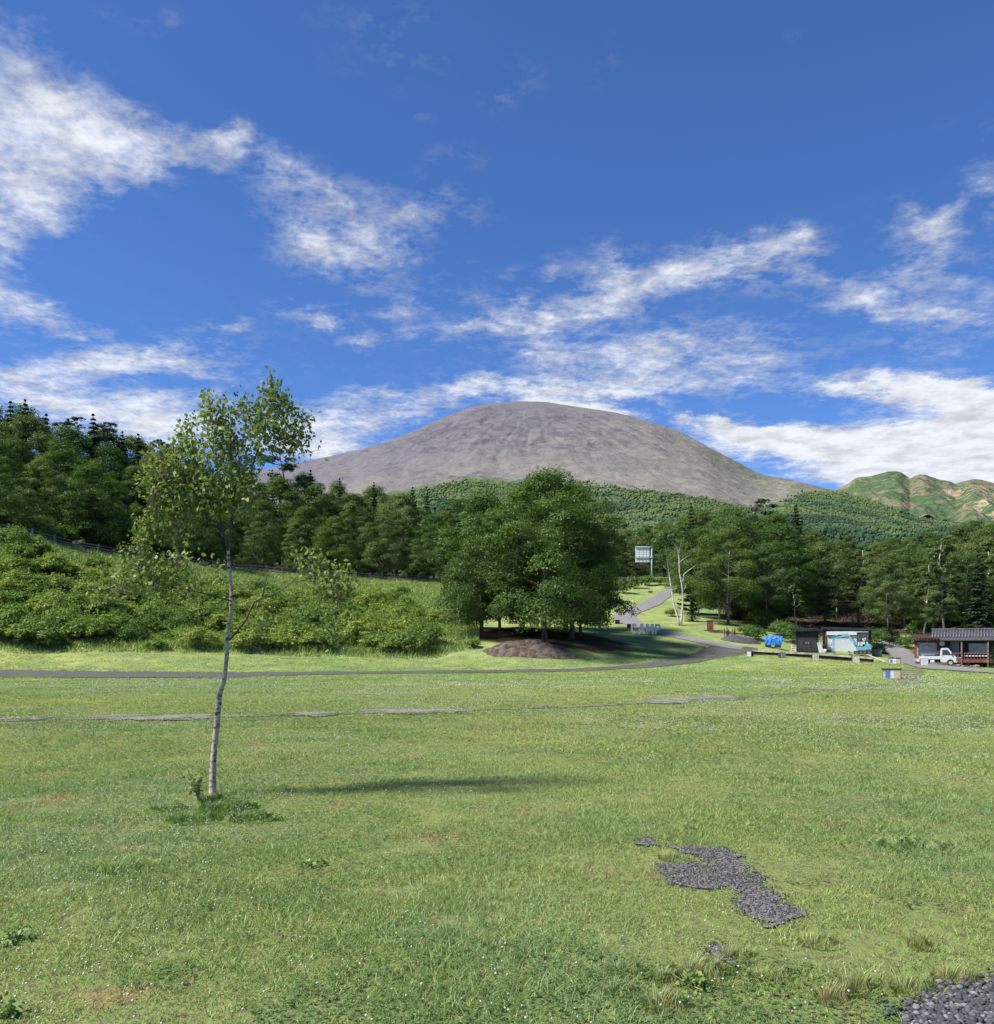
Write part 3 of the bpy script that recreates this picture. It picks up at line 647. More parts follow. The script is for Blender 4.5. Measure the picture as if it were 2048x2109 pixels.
# ------------------------------------------------------------------ grass
ROADS = []
def blades(name, x, y, L, W, seed, lean=.5, mat=M_blade, straw=None, flat=0.):
    r = np.random.default_rng(seed); n = len(x); a = r.random(n) * 6.283; b = r.random(n) * 6.283
    z = H(x, y) - .004
    wx, wy = np.cos(a) * W / 2, np.sin(a) * W / 2
    ln = L * (.25 + lean * r.random(n)); lx, ly = np.cos(b) * ln, np.sin(b) * ln
    h = L * (.55 + .45 * r.random(n)) * (1 - flat)
    V = np.empty((n, 5, 3), np.float32)
    V[:, 0] = np.c_[x - wx, y - wy, z]; V[:, 1] = np.c_[x + wx, y + wy, z]
    V[:, 2] = np.c_[x + wx * .8 + lx * .35, y + wy * .8 + ly * .35, z + h * .6]; V[:, 3] = np.c_[x - wx * .8 + lx * .35, y - wy * .8 + ly * .35, z + h * .6]
    V[:, 4] = np.c_[x + lx, y + ly, z + h]
    b0 = np.arange(n)[:, None] * 5
    at = {'rnd': np.repeat(r.random(n), 5), 'straw': np.repeat(straw if straw is not None else (r.random(n) < .07) * .8, 5)}
    return fast_mesh(name, V.reshape(-1, 3), [b0 + [0, 1, 2, 3], b0 + [3, 2, 4]], mat, at)
def lawn_points(seed):
    r = np.random.default_rng(seed); xs = []; ys = []
    D0 = 3.0
    edges = np.concatenate([np.arange(3.0, 12, .5), np.arange(12, 96, 2.)])
    for a, b in zip(edges[:-1], edges[1:]):
        m = (a + b) / 2; n0 = 5200 * min(1, (6.5 / m)) ** 1.7
        wd = 2 * (m * .60 + 1.2); n = int(n0 * wd * (b - a))
        xs.append(r.uniform(-wd / 2, wd / 2, n)); ys.append(r.uniform(a, b, n))
    return np.concatenate(xs), np.concatenate(ys)
gx_, gy_ = lawn_points(1)
r = np.random.default_rng(2)
thin = fbm(gx_ * 3.1, gy_ * 3.1, 81, 5, .7)
keep = r.random(len(gx_)) < np.clip((thin - .30) * 4.0, .10, 1)
for e in EXC:
    lo = e.min(0) - .1; hi = e.max(0) + .1
    k = (gx_ > lo[0]) & (gx_ < hi[0]) & (gy_ > lo[1]) & (gy_ < hi[1])
    ii = np.where(k)[0]; ins = inside(e, gx_[ii], gy_[ii]); keep[ii[ins]] &= r.random(ins.sum()) < .10
for b in [(-60,1476,98,1492),(200,1473,440,1485),(606,1468,688,1476),(735,1461,960,1471),(1330,1438,1430,1452),(1420,1434,1530,1444)]:
    e = np.array([hit(*q)[:2] for q in oval(*b)]); ins = inside(e, gx_ + r.normal(0, .1, len(gx_)), gy_ + r.normal(0, .12, len(gx_))); keep[ins] &= r.random(ins.sum()) < .22
_sy = gx_ / gy_ * F + CX; keep &= ~((gy_ > 56) & ((soil_f(gx_, gy_) > .2) | (gy_ > np.interp(_sy, [-100, 900, 1000, 1200, 1330, 1420, 1550, 1700, 1850, 2048], [72, 80, 80, 100, 110, 110, 88, 84, 90, 88]))))
ed = np.array([hit(*q)[:2] for q in [(-160,1379),(0,1381),(200,1383),(450,1385),(620,1385),(800,1383),(1000,1381),(1180,1378),(1180,1383),(1000,1386),(800,1388),(620,1391),(450,1398),(200,1397),(0,1395),(-160,1394)]])
ins = inside(ed, gx_, gy_); keep[ins] = False
gx_, gy_ = gx_[keep], gy_[keep]
tall = fbm(gx_ * .9 + 40, gy_ * .9, 91, 4, .6)
L = (.018 + .040 * np.clip((tall - .38) * 2.6, 0, 1) + .012 * r.random(len(gx_))) * (1 + np.clip(gy_ - 10, 0, 60) * .008)
L = np.where(r.random(len(gx_)) < .03, L * 1.7, L)
W = (.0034 + .0022 * r.random(len(gx_))) * np.maximum(1, (gy_ / 6.5) ** .95)
me = blades('lawn_grass', gx_, gy_, L, W, 3, 1.35)
tag(link('lawn_grass', me), 'short mown lawn grass with drier and fresher patches', 'grass', kind='stuff')
print('blades', len(gx_))
# denser tufts, straw-coloured near the bare spots
def tuft(cx_, cy_, rad, n, L, W, seed, straw=0., mat=None, name='grass_tuft', label=None, group='taller tufts of grass standing in the lawn'):
    r = np.random.default_rng(seed); a = r.random(n) * 6.283; q = rad * np.sqrt(r.random(n))
    x = cx_ + np.cos(a) * q; y = cy_ + np.sin(a) * q
    me = blades(name, x, y, L * (1.15 - .6 * q / rad) * r.uniform(.6, 1.1, n), np.full(n, W), seed, .55, mat=mat or M_blade, straw=(r.random(n) < straw).astype(float) * r.uniform(.5, 1, n))
    # origin at the tuft's foot
    o = link(name, me); z0 = float(H(cx_, cy_)); me.transform(Matrix.Translation((-cx_, -cy_, -z0))); o.location = (cx_, cy_, z0)
    return tag(o, label, 'grass tuft', group)
for k, (x, y, rd, L_, st, lb) in enumerate([
    (548,815,.17,.15,.65,'large yellowing tuft of grass just below the bare gravel spot'),
    (392,960,.12,.13,.7,'straw-coloured tuft of grass near the bottom edge of the lawn'),
    (205,790,.11,.09,.4,'low green and yellow tuft left of the largest yellowing tuft'),
    (395,830,.09,.10,.5,'yellow tuft close beside the largest yellowing tuft'),
    (715,720,.10,.09,.4,'short tuft beside the small bare spot below the gravel patch'),
    (1165,925,.10,.12,.75,'dry upright tuft midway to the stones in the corner'),
    (1275,880,.10,.16,.55,'tall dry tuft of thin stalks left of the crushed stones'),
    (1530,880,.12,.12,.55,'yellow tuft at the edge of the crushed stones'),
    (1720,830,.12,.11,.7,'dry straw tuft growing along the top edge of the stones'),
    (1090,660,.12,.08,.45,'low spreading yellow tuft right of the gravel patch foot'),
    (870,820,.12,.08,.45,'wide low tuft between two dry tufts'),
    (180,890,.10,.09,.6,'faded tuft at the left of the straw-coloured tufts'),
    (580,310,.07,.06,.3,'small round tuft growing in the middle of the gravel patch'),
    (400,270,.09,.09,.5,'tuft with a reddish dry rim at the top left of the gravel patch'),
    (760,340,.07,.06,.0,'fresh green tuft at the right rim of the gravel patch'),
    (1560,680,.07,.15,.6,'thin dry stalks standing alone right of the gravel patch'),
    ]):
    gx0, gy0, _ = hit(*z3(x, y)); tuft(gx0, gy0, rd, int(330 * (rd / .1) ** 1.5), L_, .0042, 100 + k, st, label=lb)
gx0, gy0, _ = hit(258, 1795); tuft(gx0, gy0, .16, 240, .17, .006, 140, .05, label='bright green tuft of wide blades in the left half of the lawn')
gx0, gy0, _ = hit(1885, 1745); tuft(gx0, gy0, .30, 600, .10, .008, 141, .0, label='broad patch of taller fresh grass at the right of the lawn')
# clover leaves and flowers
def lawn_clover(seed):
    r = np.random.default_rng(seed); n = 60000
    y = 3.2 + 19 * r.random(n) ** 1.5; x = (r.random(n) * 2 - 1) * (y * .6 + .5)
    k = fbm(x * .55, y * .55, 61, 4, .6) > .50; x, y = x[k], y[k]
    for e in EXC:
        i = ~inside(e, x, y); x, y = x[i], y[i]
    n = len(x); s = r.uniform(.007, .013, n) * np.maximum(1, y / 9); V = np.empty((n, 3, 4, 3), np.float32)
    a0 = r.random(n) * 6.283; z = H(x, y) + r.uniform(.015, .045, n); tl = r.normal(0, .35, n)
    for j in range(3):
        a = a0 + j * 2.094; ux, uy = np.cos(a), np.sin(a); vx, vy = -uy, ux
        for q, (p, w_) in enumerate([(0, 0), (.7, .62), (1.3, 0), (.7, -.62)]):
            V[:, j, q] = np.c_[x + (ux * p + vx * w_) * s, y + (uy * p + vy * w_) * s, z + p * s * tl + (.25 if q % 2 else 0) * s]
    me = fast_mesh('clover_leaves', V.reshape(-1, 3), [np.arange(n * 12).reshape(-1, 4)], None, {'rnd': np.repeat(r.random(n), 12)})
    return me
M_clover = leafmat('clover_leaf', (.050, .105, .035), (.125, .200, .070), .3, .8, 0.)
me = lawn_clover(8); me.materials.append(M_clover)
tag(link('clover_leaves', me), 'low clover leaves spreading through the lawn', 'clover', kind='stuff')
r = np.random.default_rng(12); n = 90000
y = 3.4 + 50 * r.random(n) ** 1.25; x = (r.random(n) * 2 - 1) * (y * .6 + .5)
d = np.clip((fbm(x * .28 + 5, y * .16, 66, 4, .65) - .45) * 5.0, 0.02, 1) ** 1.6
k = r.random(n) < d * np.clip(1.0 - np.abs(y - 16) / 55, .2, 1) * np.clip(y / 9., .12, 1) * .75
x, y = x[k], y[k]
for e in EXC:
    i = ~inside(e, x, y); x, y = x[i], y[i]
n = len(x); s = .0052 * np.maximum(1, y / 12.) * r.uniform(.7, 1.3, n)
M_flower = pmat('white_clover', (.46, .46, .38), .9, var=.2, scale=60)
me = scatter_ico('clover_flowers', np.c_[x, y, H(x, y) + r.uniform(.045, .085, n) + s * .6], np.c_[s, s, s * .9], M_flower, .25, 13)
tag(link('clover_flowers', me), 'white clover flowers dotted over the lawn', 'clover flowers', kind='stuff')
print('flowers', n)
# ------------------------------------------------------------------ leaves and crowns
def leaves_mesh(name, P, N, size, mat, seed, aspect=.55, extra=None, hang=0.):
    r = np.random.default_rng(seed); n = len(P)
    N = N / (np.linalg.norm(N, axis=1, keepdims=True) + 1e-9)
    a = r.normal(size=(n, 3)); a[:, 2] -= hang
    T = a - (a * N).sum(1, keepdims=True) * N; T /= np.linalg.norm(T, axis=1, keepdims=True) + 1e-9
    B = np.cross(N, T); s = (size * r.uniform(.65, 1.3, n))[:, None]
    V = np.empty((n, 4, 3), np.float32)
    V[:, 0] = P - T * s * .5; V[:, 1] = P + B * s * aspect * .5 + N * s * .12; V[:, 2] = P + T * s * .6; V[:, 3] = P - B * s * aspect * .5 + N * s * .12
    return fast_mesh(name, V.reshape(-1, 3), [np.arange(n * 4).reshape(-1, 4)], mat, {'rnd': np.repeat(r.random(n), 4)})
def rdir(r, n):
    v = r.normal(size=(n, 3)); return v / np.linalg.norm(v, axis=1, keepdims=True)
def crown_pts(r, lobes, n, inner=.2):
    """lobes: (x,y,z,rx,rz). leaves on the outer shell of every lobe, in small sprays"""
    Lb = np.array(lobes); ar = Lb[:, 3] ** 2; k = r.choice(len(Lb), n, p=ar / ar.sum())
    cen = (Lb[:, :3] * ar[:, None]).sum(0) / ar.sum()
    m = max(1, n // 9); kk = r.choice(len(Lb), m, p=ar / ar.sum()); d = rdir(r, m); d[:, 2] = np.where(d[:, 2] < -.35, -d[:, 2], d[:, 2])
    rad = np.where(r.random(m) < inner, r.uniform(.35, .85, m), r.uniform(.82, 1.08, m))
    C = Lb[kk, :3] + d * rad[:, None] * np.c_[Lb[kk, 3], Lb[kk, 3], Lb[kk, 4]]
    j = r.integers(0, m, n); sp = Lb[kk[j], 3] * .17
    P = C[j] + r.normal(size=(n, 3)) * sp[:, None] * [1, 1, .5]
    out = P - cen; out /= np.linalg.norm(out, axis=1, keepdims=True) + 1e-9
    N = d[j] * .9 + out * .35 + r.normal(size=(n, 3)) * .55 + [0, 0, .35]
    return P, N
def make_broad(seed, h=16., rad=6., base=2.2, nleaf=36000, leaf=.22, mat=None, bark=None, nl=34, droop=0., trunk_r=.24, fork=False, flat=.8, open_=0.):
    r = np.random.default_rng(seed); root = empty('broadleaf_tree', (0, 0, 0)); mb = MB()
    top = h * .93; lean = r.normal(0, .02 * h, 2)
    tp = [(lean[0] * (i / 6) ** 2 + r.normal(0, .06) * (i > 0), lean[1] * (i / 6) ** 2 + r.normal(0, .06) * (i > 0), top * .86 * i / 6) for i in range(7)]
    mb.tube(tp, [trunk_r * (1.25 if i == 0 else 1) * (1 - i / 6 * .85) for i in range(7)], 8)
    lobes = []
    ch = h - base
    for i in range(nl):
        f = (i + .5) / nl; z = base + ch * (.05 + .89 * f)
        env = math.sqrt(max(.05, 1 - ((f - .33) / .70) ** 2))
        a = i * 2.4 + r.normal(0, .4); q = rad * env * r.uniform(.5, .86) * (0.35 if f > .93 else 1)
        lr = rad * r.uniform(.20, .34) * (1.05 - .35 * f)
        c = (math.cos(a) * q + lean[0] * f, math.sin(a) * q + lean[1] * f, z - droop * q * .15)
        lobes.append((*c, lr, lr * flat * r.uniform(.7, 1)))
        if (i % 2 == 0 or fork) and f > .22:
            z0 = max(.8 + base * .5, c[2] - q * r.uniform(.5, 1.0)); t = min(1, z0 / (top * .86)); k = t * 6; j = min(5, int(k)); b = Vector(tp[j]).lerp(Vector(tp[j + 1]), k - j)
            m = b.lerp(Vector(c), .5) + Vector((0, 0, -.06 * q)) + Vector(r.normal(0, .12, 3))
            mb.tube([b, m, c], [trunk_r * .38 * (1 - t * .6), trunk_r * .24 * (1 - t * .5), .025], 5, False)
    lobes.append((lean[0], lean[1], h - rad * .22, rad * .30, rad * .26))
    mb.build('trunk', bark or M_bark, root, smooth=True)
    P, N = crown_pts(r, lobes, nleaf, .25 + open_)
    me = leaves_mesh('crown', P, N, leaf, mat or M_leafA, seed + 1); link('crown', me, root)
    root['h'] = h; root['r'] = rad
    return root
def make_conifer(seed, h=16., rad=3.2, base=.8, mat=None, leaf=.34, whorl=30, per=9, droop=.25, upturn=0., nm='spruce_tree'):
    r = np.random.default_rng(seed); root = empty(nm, (0, 0, 0)); mb = MB()
    mb.tube([(0, 0, h * i / 6) for i in range(7)], [.20 * (1 - i / 6.2) + .01 for i in range(7)], 7)
    P = []; N = []
    for w_ in range(whorl):
        f = w_ / (whorl - 1); z = base + (h - base - .15) * f ** .92
        Lr = rad * (1 - f) ** .85 * r.uniform(.8, 1.12) + .12
        for b in range(per):
            a = r.random() * 6.283; L_ = Lr * r.uniform(.62, 1.08); m = max(4, int(L_ * 15))
            t = np.linspace(.12, 1, m); zz = z - droop * L_ * t + upturn * L_ * t ** 2
            p = np.c_[np.cos(a) * L_ * t, np.sin(a) * L_ * t, zz]; wd = .30 * (1 - t * .55) * min(1, L_)
            for q in range(3):
                s_ = r.normal(0, 1, m) * wd
                P.append(p + np.c_[-np.sin(a) * s_, np.cos(a) * s_, r.normal(0, .05, m) - abs(s_) * .25]); N.append(np.tile([math.cos(a) * .45, math.sin(a) * .45, 1.], (m, 1)) + r.normal(0, .35, (m, 3)))
            if b % 3 == 0: mb.tube([(0, 0, z), tuple(p[m // 2]), tuple(p[-1])], [.04, .025, .01], 4, False)
    mb.build('trunk', M_bark, root, smooth=True)
    me = leaves_mesh('crown', np.concatenate(P), np.concatenate(N), leaf, mat or M_leafC, seed + 1, .42); link('crown', me, root)
    root['h'] = h; root['r'] = rad
    return root
def make_pine(seed, h=16., rad=4., nm='pine_tree'):
    r = np.random.default_rng(seed); root = empty(nm, (0, 0, 0)); mb = MB(); tp = [(r.normal(0, .1) * i, r.normal(0, .1) * i, h * i / 6) for i in range(7)]
    mb.tube(tp, [.22 * (1 - i / 6.5) + .01 for i in range(7)], 7); lobes = []
    for i in range(26):
        f = .30 + .70 * (i / 25) ** .9; a = i * 2.4; q = rad * (1 - (f - .3) * 1.15) * r.uniform(.55, 1.1) + .15
        k = f * 6; j = min(5, int(k)); b = Vector(tp[j]).lerp(Vector(tp[j + 1]), k - j)
        c = b + Vector((math.cos(a) * q, math.sin(a) * q, q * .12)); lobes.append((*c, .45 + q * .22, .22 + q * .04))
        mb.tube([b, b.lerp(c, .5) + Vector((0, 0, -.1)), c], [.08 * (1.2 - f), .05, .02], 5, False)
    lobes.append((*tp[6], .55, .5)); mb.build('trunk', M_bark, root, smooth=True)
    P, N = crown_pts(r, lobes, 9000, .3); N = N + [0, 0, .5]
    link('crown', leaves_mesh('crown', P, N, .30, M_leafC, seed + 1, .35), root); root['h'] = h; root['r'] = rad
    return root
def make_birch(seed, h=14., rad=3., bark=None, nleaf=5200):
    """slender pale stem, forks, thin crown high up"""
    r = np.random.default_rng(seed); root = empty('birch_tree', (0, 0, 0)); mb = MB(); lobes = []
    for s in range(2 if seed % 2 else 1):
        sg = (-1) ** s; tp = [(sg * (.02 * h * (i / 7) ** 1.2 * 3) * (s + .4) + r.normal(0, .12), r.normal(0, .12) + .1 * i * sg, h * .92 * i / 7) for i in range(8)]
        tp[0] = (s * .15, 0, 0); mb.tube(tp, [.15 * (1 - i / 7.6) + .012 for i in range(8)], 7)
        for i in range(15):
            f = .34 + .64 * i / 14; a = i * 2.4 + s; q = rad * (1.15 - f * .8) * r.uniform(.4, 1)
            k = f * 7 * .99; j = min(6, int(k)); b = Vector(tp[j]).lerp(Vector(tp[j + 1]), k - j); c = b + Vector((math.cos(a) * q, math.sin(a) * q, q * .75))
            mb.tube([b, b.lerp(c, .5) + Vector((0, 0, -.1)), c], [.07 * (1.25 - f), .045 * (1.2 - f), .012], 5, False)
            lobes.append((*c, rad * .24, rad * .2))
    mb.build('trunk', bark or M_birchbark, root, smooth=True)
    P, N = crown_pts(r, lobes, nleaf, .45)
    link('crown', leaves_mesh('crown', P, N, .26, M_leafB, seed + 1), root); root['h'] = h; root['r'] = rad
    return root
def make_bush(seed, h=1.8, rad=1.5, nleaf=2600, leaf=.17, mat=None, nl=12, nm='bush'):
    r = np.random.default_rng(seed); root = empty(nm, (0, 0, 0)); mb = MB(); lobes = []
    for i in range(nl):
        a = i * 2.4; q = rad * math.sqrt((i + .5) / nl) * .8; z = h * (.72 - .45 * (q / rad) ** 1.5) * r.uniform(.7, 1.1); lr = rad * r.uniform(.26, .42)
        lobes.append((math.cos(a) * q, math.sin(a) * q, z, lr, lr * .85)); mb.tube([(0, 0, -.1), (math.cos(a) * q * .4, math.sin(a) * q * .4, z * .6), (math.cos(a) * q, math.sin(a) * q, z)], [.03, .02, .008], 4, False)
    mb.build('stems', M_bark, root)
    P, N = crown_pts(r, lobes, nleaf, .3)
    P[:, 2] = np.maximum(P[:, 2], r.uniform(0, .3, nleaf)); N = N + [0, 0, .3]
    # upright shoots sticking out of the outline
    k = nleaf // 6; j = r.integers(0, nl, k); Lb = np.array(lobes)[j]; t = r.random(k)
    Q = Lb[:, :3] + np.c_[r.normal(0, 1, (k, 2)) * Lb[:, 3:4] * .5, Lb[:, 4] * (.6 + .9 * t)]
    P = np.r_[P, Q]; N = np.r_[N, r.normal(0, 1, (k, 3)) + [0, 0, .4]]
    link('foliage', leaves_mesh('foliage', P, N, leaf, mat or M_leafD, seed + 1, .45), root); root['h'] = h; root['r'] = rad
    return root
def birch_bark():
    m = bpy.data.materials.new('birch_bark'); m.use_nodes = True; t = NT(m.node_tree); p = t.n['Principled BSDF']; pos = t.new('ShaderNodeTexCoord').outputs['Object']
    n = t.noise(t.vm('MULTIPLY', pos, (10, 10, 22)), 1., 5, .7); n2 = t.noise(t.vm('MULTIPLY', pos, (3, 3, 5)), 1., 4, .7)
    c = t.mix(n2, (.24, .17, .13, 1), (.58, .50, .43, 1)); c = t.mix(t.ramp(n, .49, .60), c, (.035, .03, .028, 1))
    t.l.new(c, p.inputs['Base Color']); p.inputs['Roughness'].default_value = .8
    bn = t.new('ShaderNodeBump'); bn.inputs['Distance'].default_value = .008; t.l.new(n, bn.inputs['Height']); t.l.new(bn.outputs[0], p.inputs['Normal']); return m
M_birchbark = birch_bark()
M_palebark = pmat('pale_birch_bark', (.52, .49, .45), .85, var=.3, scale=5, stretch=(1, 1, .5))
protos = {}
def proto(k):
    if k not in protos:
        d = {'A': lambda: make_broad(11, 16, 6.8, 1.0, nl=44), 'B': lambda: make_broad(23, 17, 5.8, 1.2, mat=M_leafA, flat=.7, nl=42), 'C': lambda: make_broad(35, 15, 6.6, 1.0, nl=42, mat=M_leafB, flat=.75),
             'D': lambda: make_broad(47, 18, 4.6, 3.0, mat=M_leafB, open_=.15),
             'G': lambda: make_broad(51, 17, 6.8, 3.6, 32000, mat=M_leafA, bark=M_barkgrey, flat=.68, fork=True, trunk_r=.2, nl=40), 'H': lambda: make_broad(63, 18, 6.0, 4.2, 28000, mat=M_leafB, bark=M_barkgrey, flat=.65, fork=True, trunk_r=.17, nl=36),
             'S': lambda: make_conifer(71, 17, 3.4), 'T': lambda: make_conifer(73, 18, 2.8, leaf=.30, droop=.12, upturn=.25, nm='larch_tree'), 'P': lambda: make_pine(81),
             'Q': lambda: make_birch(91), 'R': lambda: make_birch(92, 13, 2.6, M_palebark)}[k]
        o = d(); o['used'] = 0; protos[k] = o
    return protos[k]
def place(k, loc, height, rz, label, cat, group, wf=1.0):
    o = proto(k); s = height / o['h']; sc3 = (s * wf, s * wf, s)
    if not o['used']:
        o['used'] = 1; o.location = loc; o.rotation_euler = (0, 0, rz); o.scale = sc3; c = o
    else: c = copy_tree(o, loc, rz, sc3)
    return tag(c, label, cat, group)
def tree(k, px, D, top, label, group=None, wf=1., cat='tree', rz=None, sink=.15):
    x, y, z = on(px, D); ztop = EYE + (HY - top) / F * D
    return place(k, (x, y, z - sink), max(1.5, ztop - z + sink), random.Random(int(px * 7 + D)).random() * 6.283 if rz is None else rz, label, cat, group, wf)
KIND = {'A': 'dark green broadleaf tree', 'B': 'tall dark broadleaf tree', 'C': 'paler green broadleaf tree', 'D': 'narrow pale green broadleaf tree', 'G': 'high-crowned dark tree', 'H': 'slender grey-stemmed tree',
        'S': 'dark pointed spruce', 'T': 'slim pointed larch', 'P': 'dark pine with layered branches', 'Q': 'white-stemmed birch', 'R': 'thin pale-stemmed birch'}
def stock(px):   # the whole picture's own coordinates from the enlarged view
    return px * 1.0762
SKYL = [(-250,815),(0,829),(43,826),(86,845),(129,858),(180,862),(215,880),(247,893),(290,899),(344,912),(387,920),(450,938),(540,950),(620,972),(667,986),(710,996),(775,998),(840,1002),(893,1018),(940,1050),(1000,1080)]
def sk(px): return float(np.interp(px, [a for a, _ in SKYL], [b for _, b in SKYL]))
rn = random.Random(5)
rows = [(7, 112, 'front'), (19, 66, 'second'), (33, 28, 'third'), (48, 4, 'back')]
for ri, (dd, off, nm) in enumerate(rows):
    px = -170 + ri * 23
    while px < 960:
        D = float(np.interp(px, [0, 160, 400, 600, 870], [95, 105, 120, 135, 160])) + dd + rn.uniform(-2, 3)
        k = rn.choice('ABCAABD' if ri < 3 else 'ABAPTB')
        if ri == 0: k = rn.choice('AACCBD')
        top = sk(px) + off * rn.uniform(.75, 1.3) * (1 if px < 650 else .62) + rn.uniform(-3, 8)
        wf = rn.uniform(.9, 1.2)
        tree(k, px, D, top, f'{KIND[k]} in the {nm} row of the left wood', f'{nm} row of the wood behind the fence', wf)
        px += rn.uniform(72, 100) if ri < 3 else rn.uniform(60, 85)
# pointed tops along the skyline of the wood
for k, px, top, lb in [('S', 22, 826, 'dark pointed spruce at the highest, far left end of the wood'), ('T', 52, 822, 'feathery larch top beside the leftmost spruce of the wood'), ('S', 95, 852, 'spruce top third from the left on the skyline'),
        ('T', 140, 862, 'thin larch top between two spruces of the left skyline'), ('S', 192, 852, 'single sharp spruce tip above the left wood before the skyline drops'), ('P', 215, 872, 'ragged pine crown just right of the sharp spruce tip'),
        ('T', 252, 888, 'low larch tip above the left wood, behind the bend of the fence'), ('S', 285, 893, 'spruce top left of the young birch crown'), ('S', 331, 905, 'spruce tip showing through the left edge of the young birch crown'),
        ('P', 360, 922, 'pine crown hidden half behind the young birch leaves'), ('P', 585, 898, 'open-branched pine standing out above the wood behind the young birch'), ('T', 700, 985, 'small larch tip right of the open-branched pine'),
        ('S', 640, 968, 'little spruce top on the skyline left of the volcano slope'), ('T', 770, 993, 'larch tip in front of the dark tree belt of the volcano'), ('T', 880, 1010, 'larch tip just left of the large tree clump'), ('S', 850, 1003, 'spruce tip near the large tree clump, on the skyline')]:
    D = float(np.interp(px, [0, 160, 400, 600, 870], [95, 105, 120, 135, 160])) + 42
    tree(k, px, D, top, lb, 'conifer tops on the skyline of the left wood', .9 if k != 'P' else 1.0)
# pale small trees on the near edge of the wood
for k, px, D, top, lb in [('D', 178, 113, 1000, 'pale slim tree at the front edge of the left wood'), ('C', 232, 116, 1032, 'short pale tree just right of the pale slim one at the wood edge')]:
    tree(k, px, D, top, lb, None, 1.25)
# the clump on the earth mound
for k, px, D, top, wf, lb in [('A', 992, 91, 1018, .92, 'broad dense tree on the left side of the clump'), ('B', 1076, 97, 1000, 1.1, 'middle tree of the clump, set back behind the mound'), ('A', 1122, 85, 972, 1.02, 'tallest tree of the clump with a dark rough trunk'),
        ('C', 1178, 92, 1000, 1.0, 'rounded tree on the right side of the clump'), ('A', 1196, 95, 1070, .85, 'lower tree at the right end of the clump above the letters'), ('C', 1030, 90, 1050, .8, 'smaller tree with a grey trunk at the left of the mound'),
        ('C', 962, 97, 1120, .7, 'low leafy tree at the foot of the bank beside the clump'), ('B', 1165, 103, 1010, 1.15, 'tree at the back of the clump')]:
    tree(k, px, D, top, lb, 'trees of the clump beside the mound', wf)
# right-hand wood
SKR = [(1290,1130),(1330,1090),(1385,1075),(1420,1052),(1445,1045),(1480,1040),(1530,1036),(1570,1040),(1600,1052),(1640,1072),(1680,1092),(1740,1102),(1800,1106),(1860,1098),(1930,1086),(1990,1072),(2048,1066),(2200,1060)]
def skr(px): return float(np.interp(px, [a for a, _ in SKR], [b for _, b in SKR]))
rows = [(113, 62, 'front'), (124, 30, 'second'), (138, 10, 'third'), (154, 2, 'back')]
for ri, (dd, off, nm) in enumerate(rows):
    px = (1500 if ri == 0 else 1440 - ri * 12) + ri * 11
    while px < 2180:
        D = dd + rn.uniform(-2.5, 2.5); k = rn.choice('GHGHC' if ri == 0 else 'GHAHCDB')
        if not (ri == 0 and (1640 < px < 1820)):
            top = skr(px) + off * rn.uniform(.6, 1.35) + rn.uniform(-2, 8)
            tree(k, px, D, top, f'{KIND[k]} in the {nm} row behind the sheds', f'{nm} row of the wood behind the sheds', rn.uniform(.85, 1.15))
        px += rn.uniform(62, 95)
for k, px, D, top, wf, lb in [('T', 1424, 128, 1036, .9, 'tall spiky larch at the left edge of the wood behind the sheds'), ('S', 1640, 150, 1040, 1.25, 'dark conifer with a ragged top above the wood behind the sheds'), ('P', 1575, 146, 1030, 1.1, 'dark pine top left of the ragged conifer'),
        ('S', 1427, 116, 1212, 1.15, 'small dark spruce behind the forked white birch'), ('P', 1700, 122, 1150, .9, 'pine with open layered branches above the black shed'), ('P', 1768, 124, 1165, .8, 'thin pine over the excavator'),
        ('S', 2015, 108, 1135, 1.2, 'spruce beside the tiled roof, trunk showing above it')]:
    tree(k, px, D, top, lb, None, wf)
for k, px, D, top, lb in [('R', 1905, 112, 1150, 'white-stemmed birch in the dark gap left of the tiled building'), ('R', 1942, 113, 1105, 'forked pale birch rising behind the panelled wing of the building'), ('R', 1770, 128, 1120, 'pale thin birch between the shutter garage and the tiled building'),
        ('R', 1725, 131, 1140, 'pale stem standing behind the black shed'), ('R', 1640, 118, 1180, 'leaning pale stem left of the black shed'), ('Q', 1482, 113, 1190, 'leaning pale birch beside the brown notice post'), ('R', 2030, 116, 1120, 'pale forked stem behind the right end of the tiled roof')]:
    tree(k, px, D, top, lb, None, 1.0)
# trees behind the road sign and far edge of the road
for i, (px, D, top, k) in enumerate([(1195,215,1090,'A'),(1232,222,1108,'C'),(1262,214,1118,'G'),(1292,218,1122,'P'),(1318,225,1108,'C'),(1342,216,1112,'P'),(1366,222,1100,'A'),(1392,214,1088,'C'),(1418,205,1080,'B'),(1210,250,1075,'B'),(1250,262,1088,'A'),(1290,270,1092,'C'),(1330,266,1085,'B'),(1372,262,1078,'A'),(1410,255,1068,'C'),(1450,230,1065,'A'),(1500,225,1070,'B'),(1160,240,1060,'A'),(1110,235,1050,'C'),(1060,230,1040,'A'),(1005,228,1035,'B'),(950,225,1030,'A')]):
    tree(k, px, D, top, f'{KIND[k]} in the far belt beyond the road sign', 'far belt of trees beyond the road sign', 1.1)
for i, (px, D, top, k) in enumerate([(1560,200,1075,'A'),(1620,205,1092,'C'),(1690,196,1105,'B'),(1750,203,1118,'A'),(1810,198,1118,'C'),(1870,204,1110,'B'),(1930,200,1100,'A'),(1990,205,1085,'C'),(2050,198,1078,'A'),(2110,200,1075,'B')]):
    tree(k, px, D, top, f'{KIND[k]} in the far belt behind the sheds', 'far belt behind the wood by the sheds', 1.25)

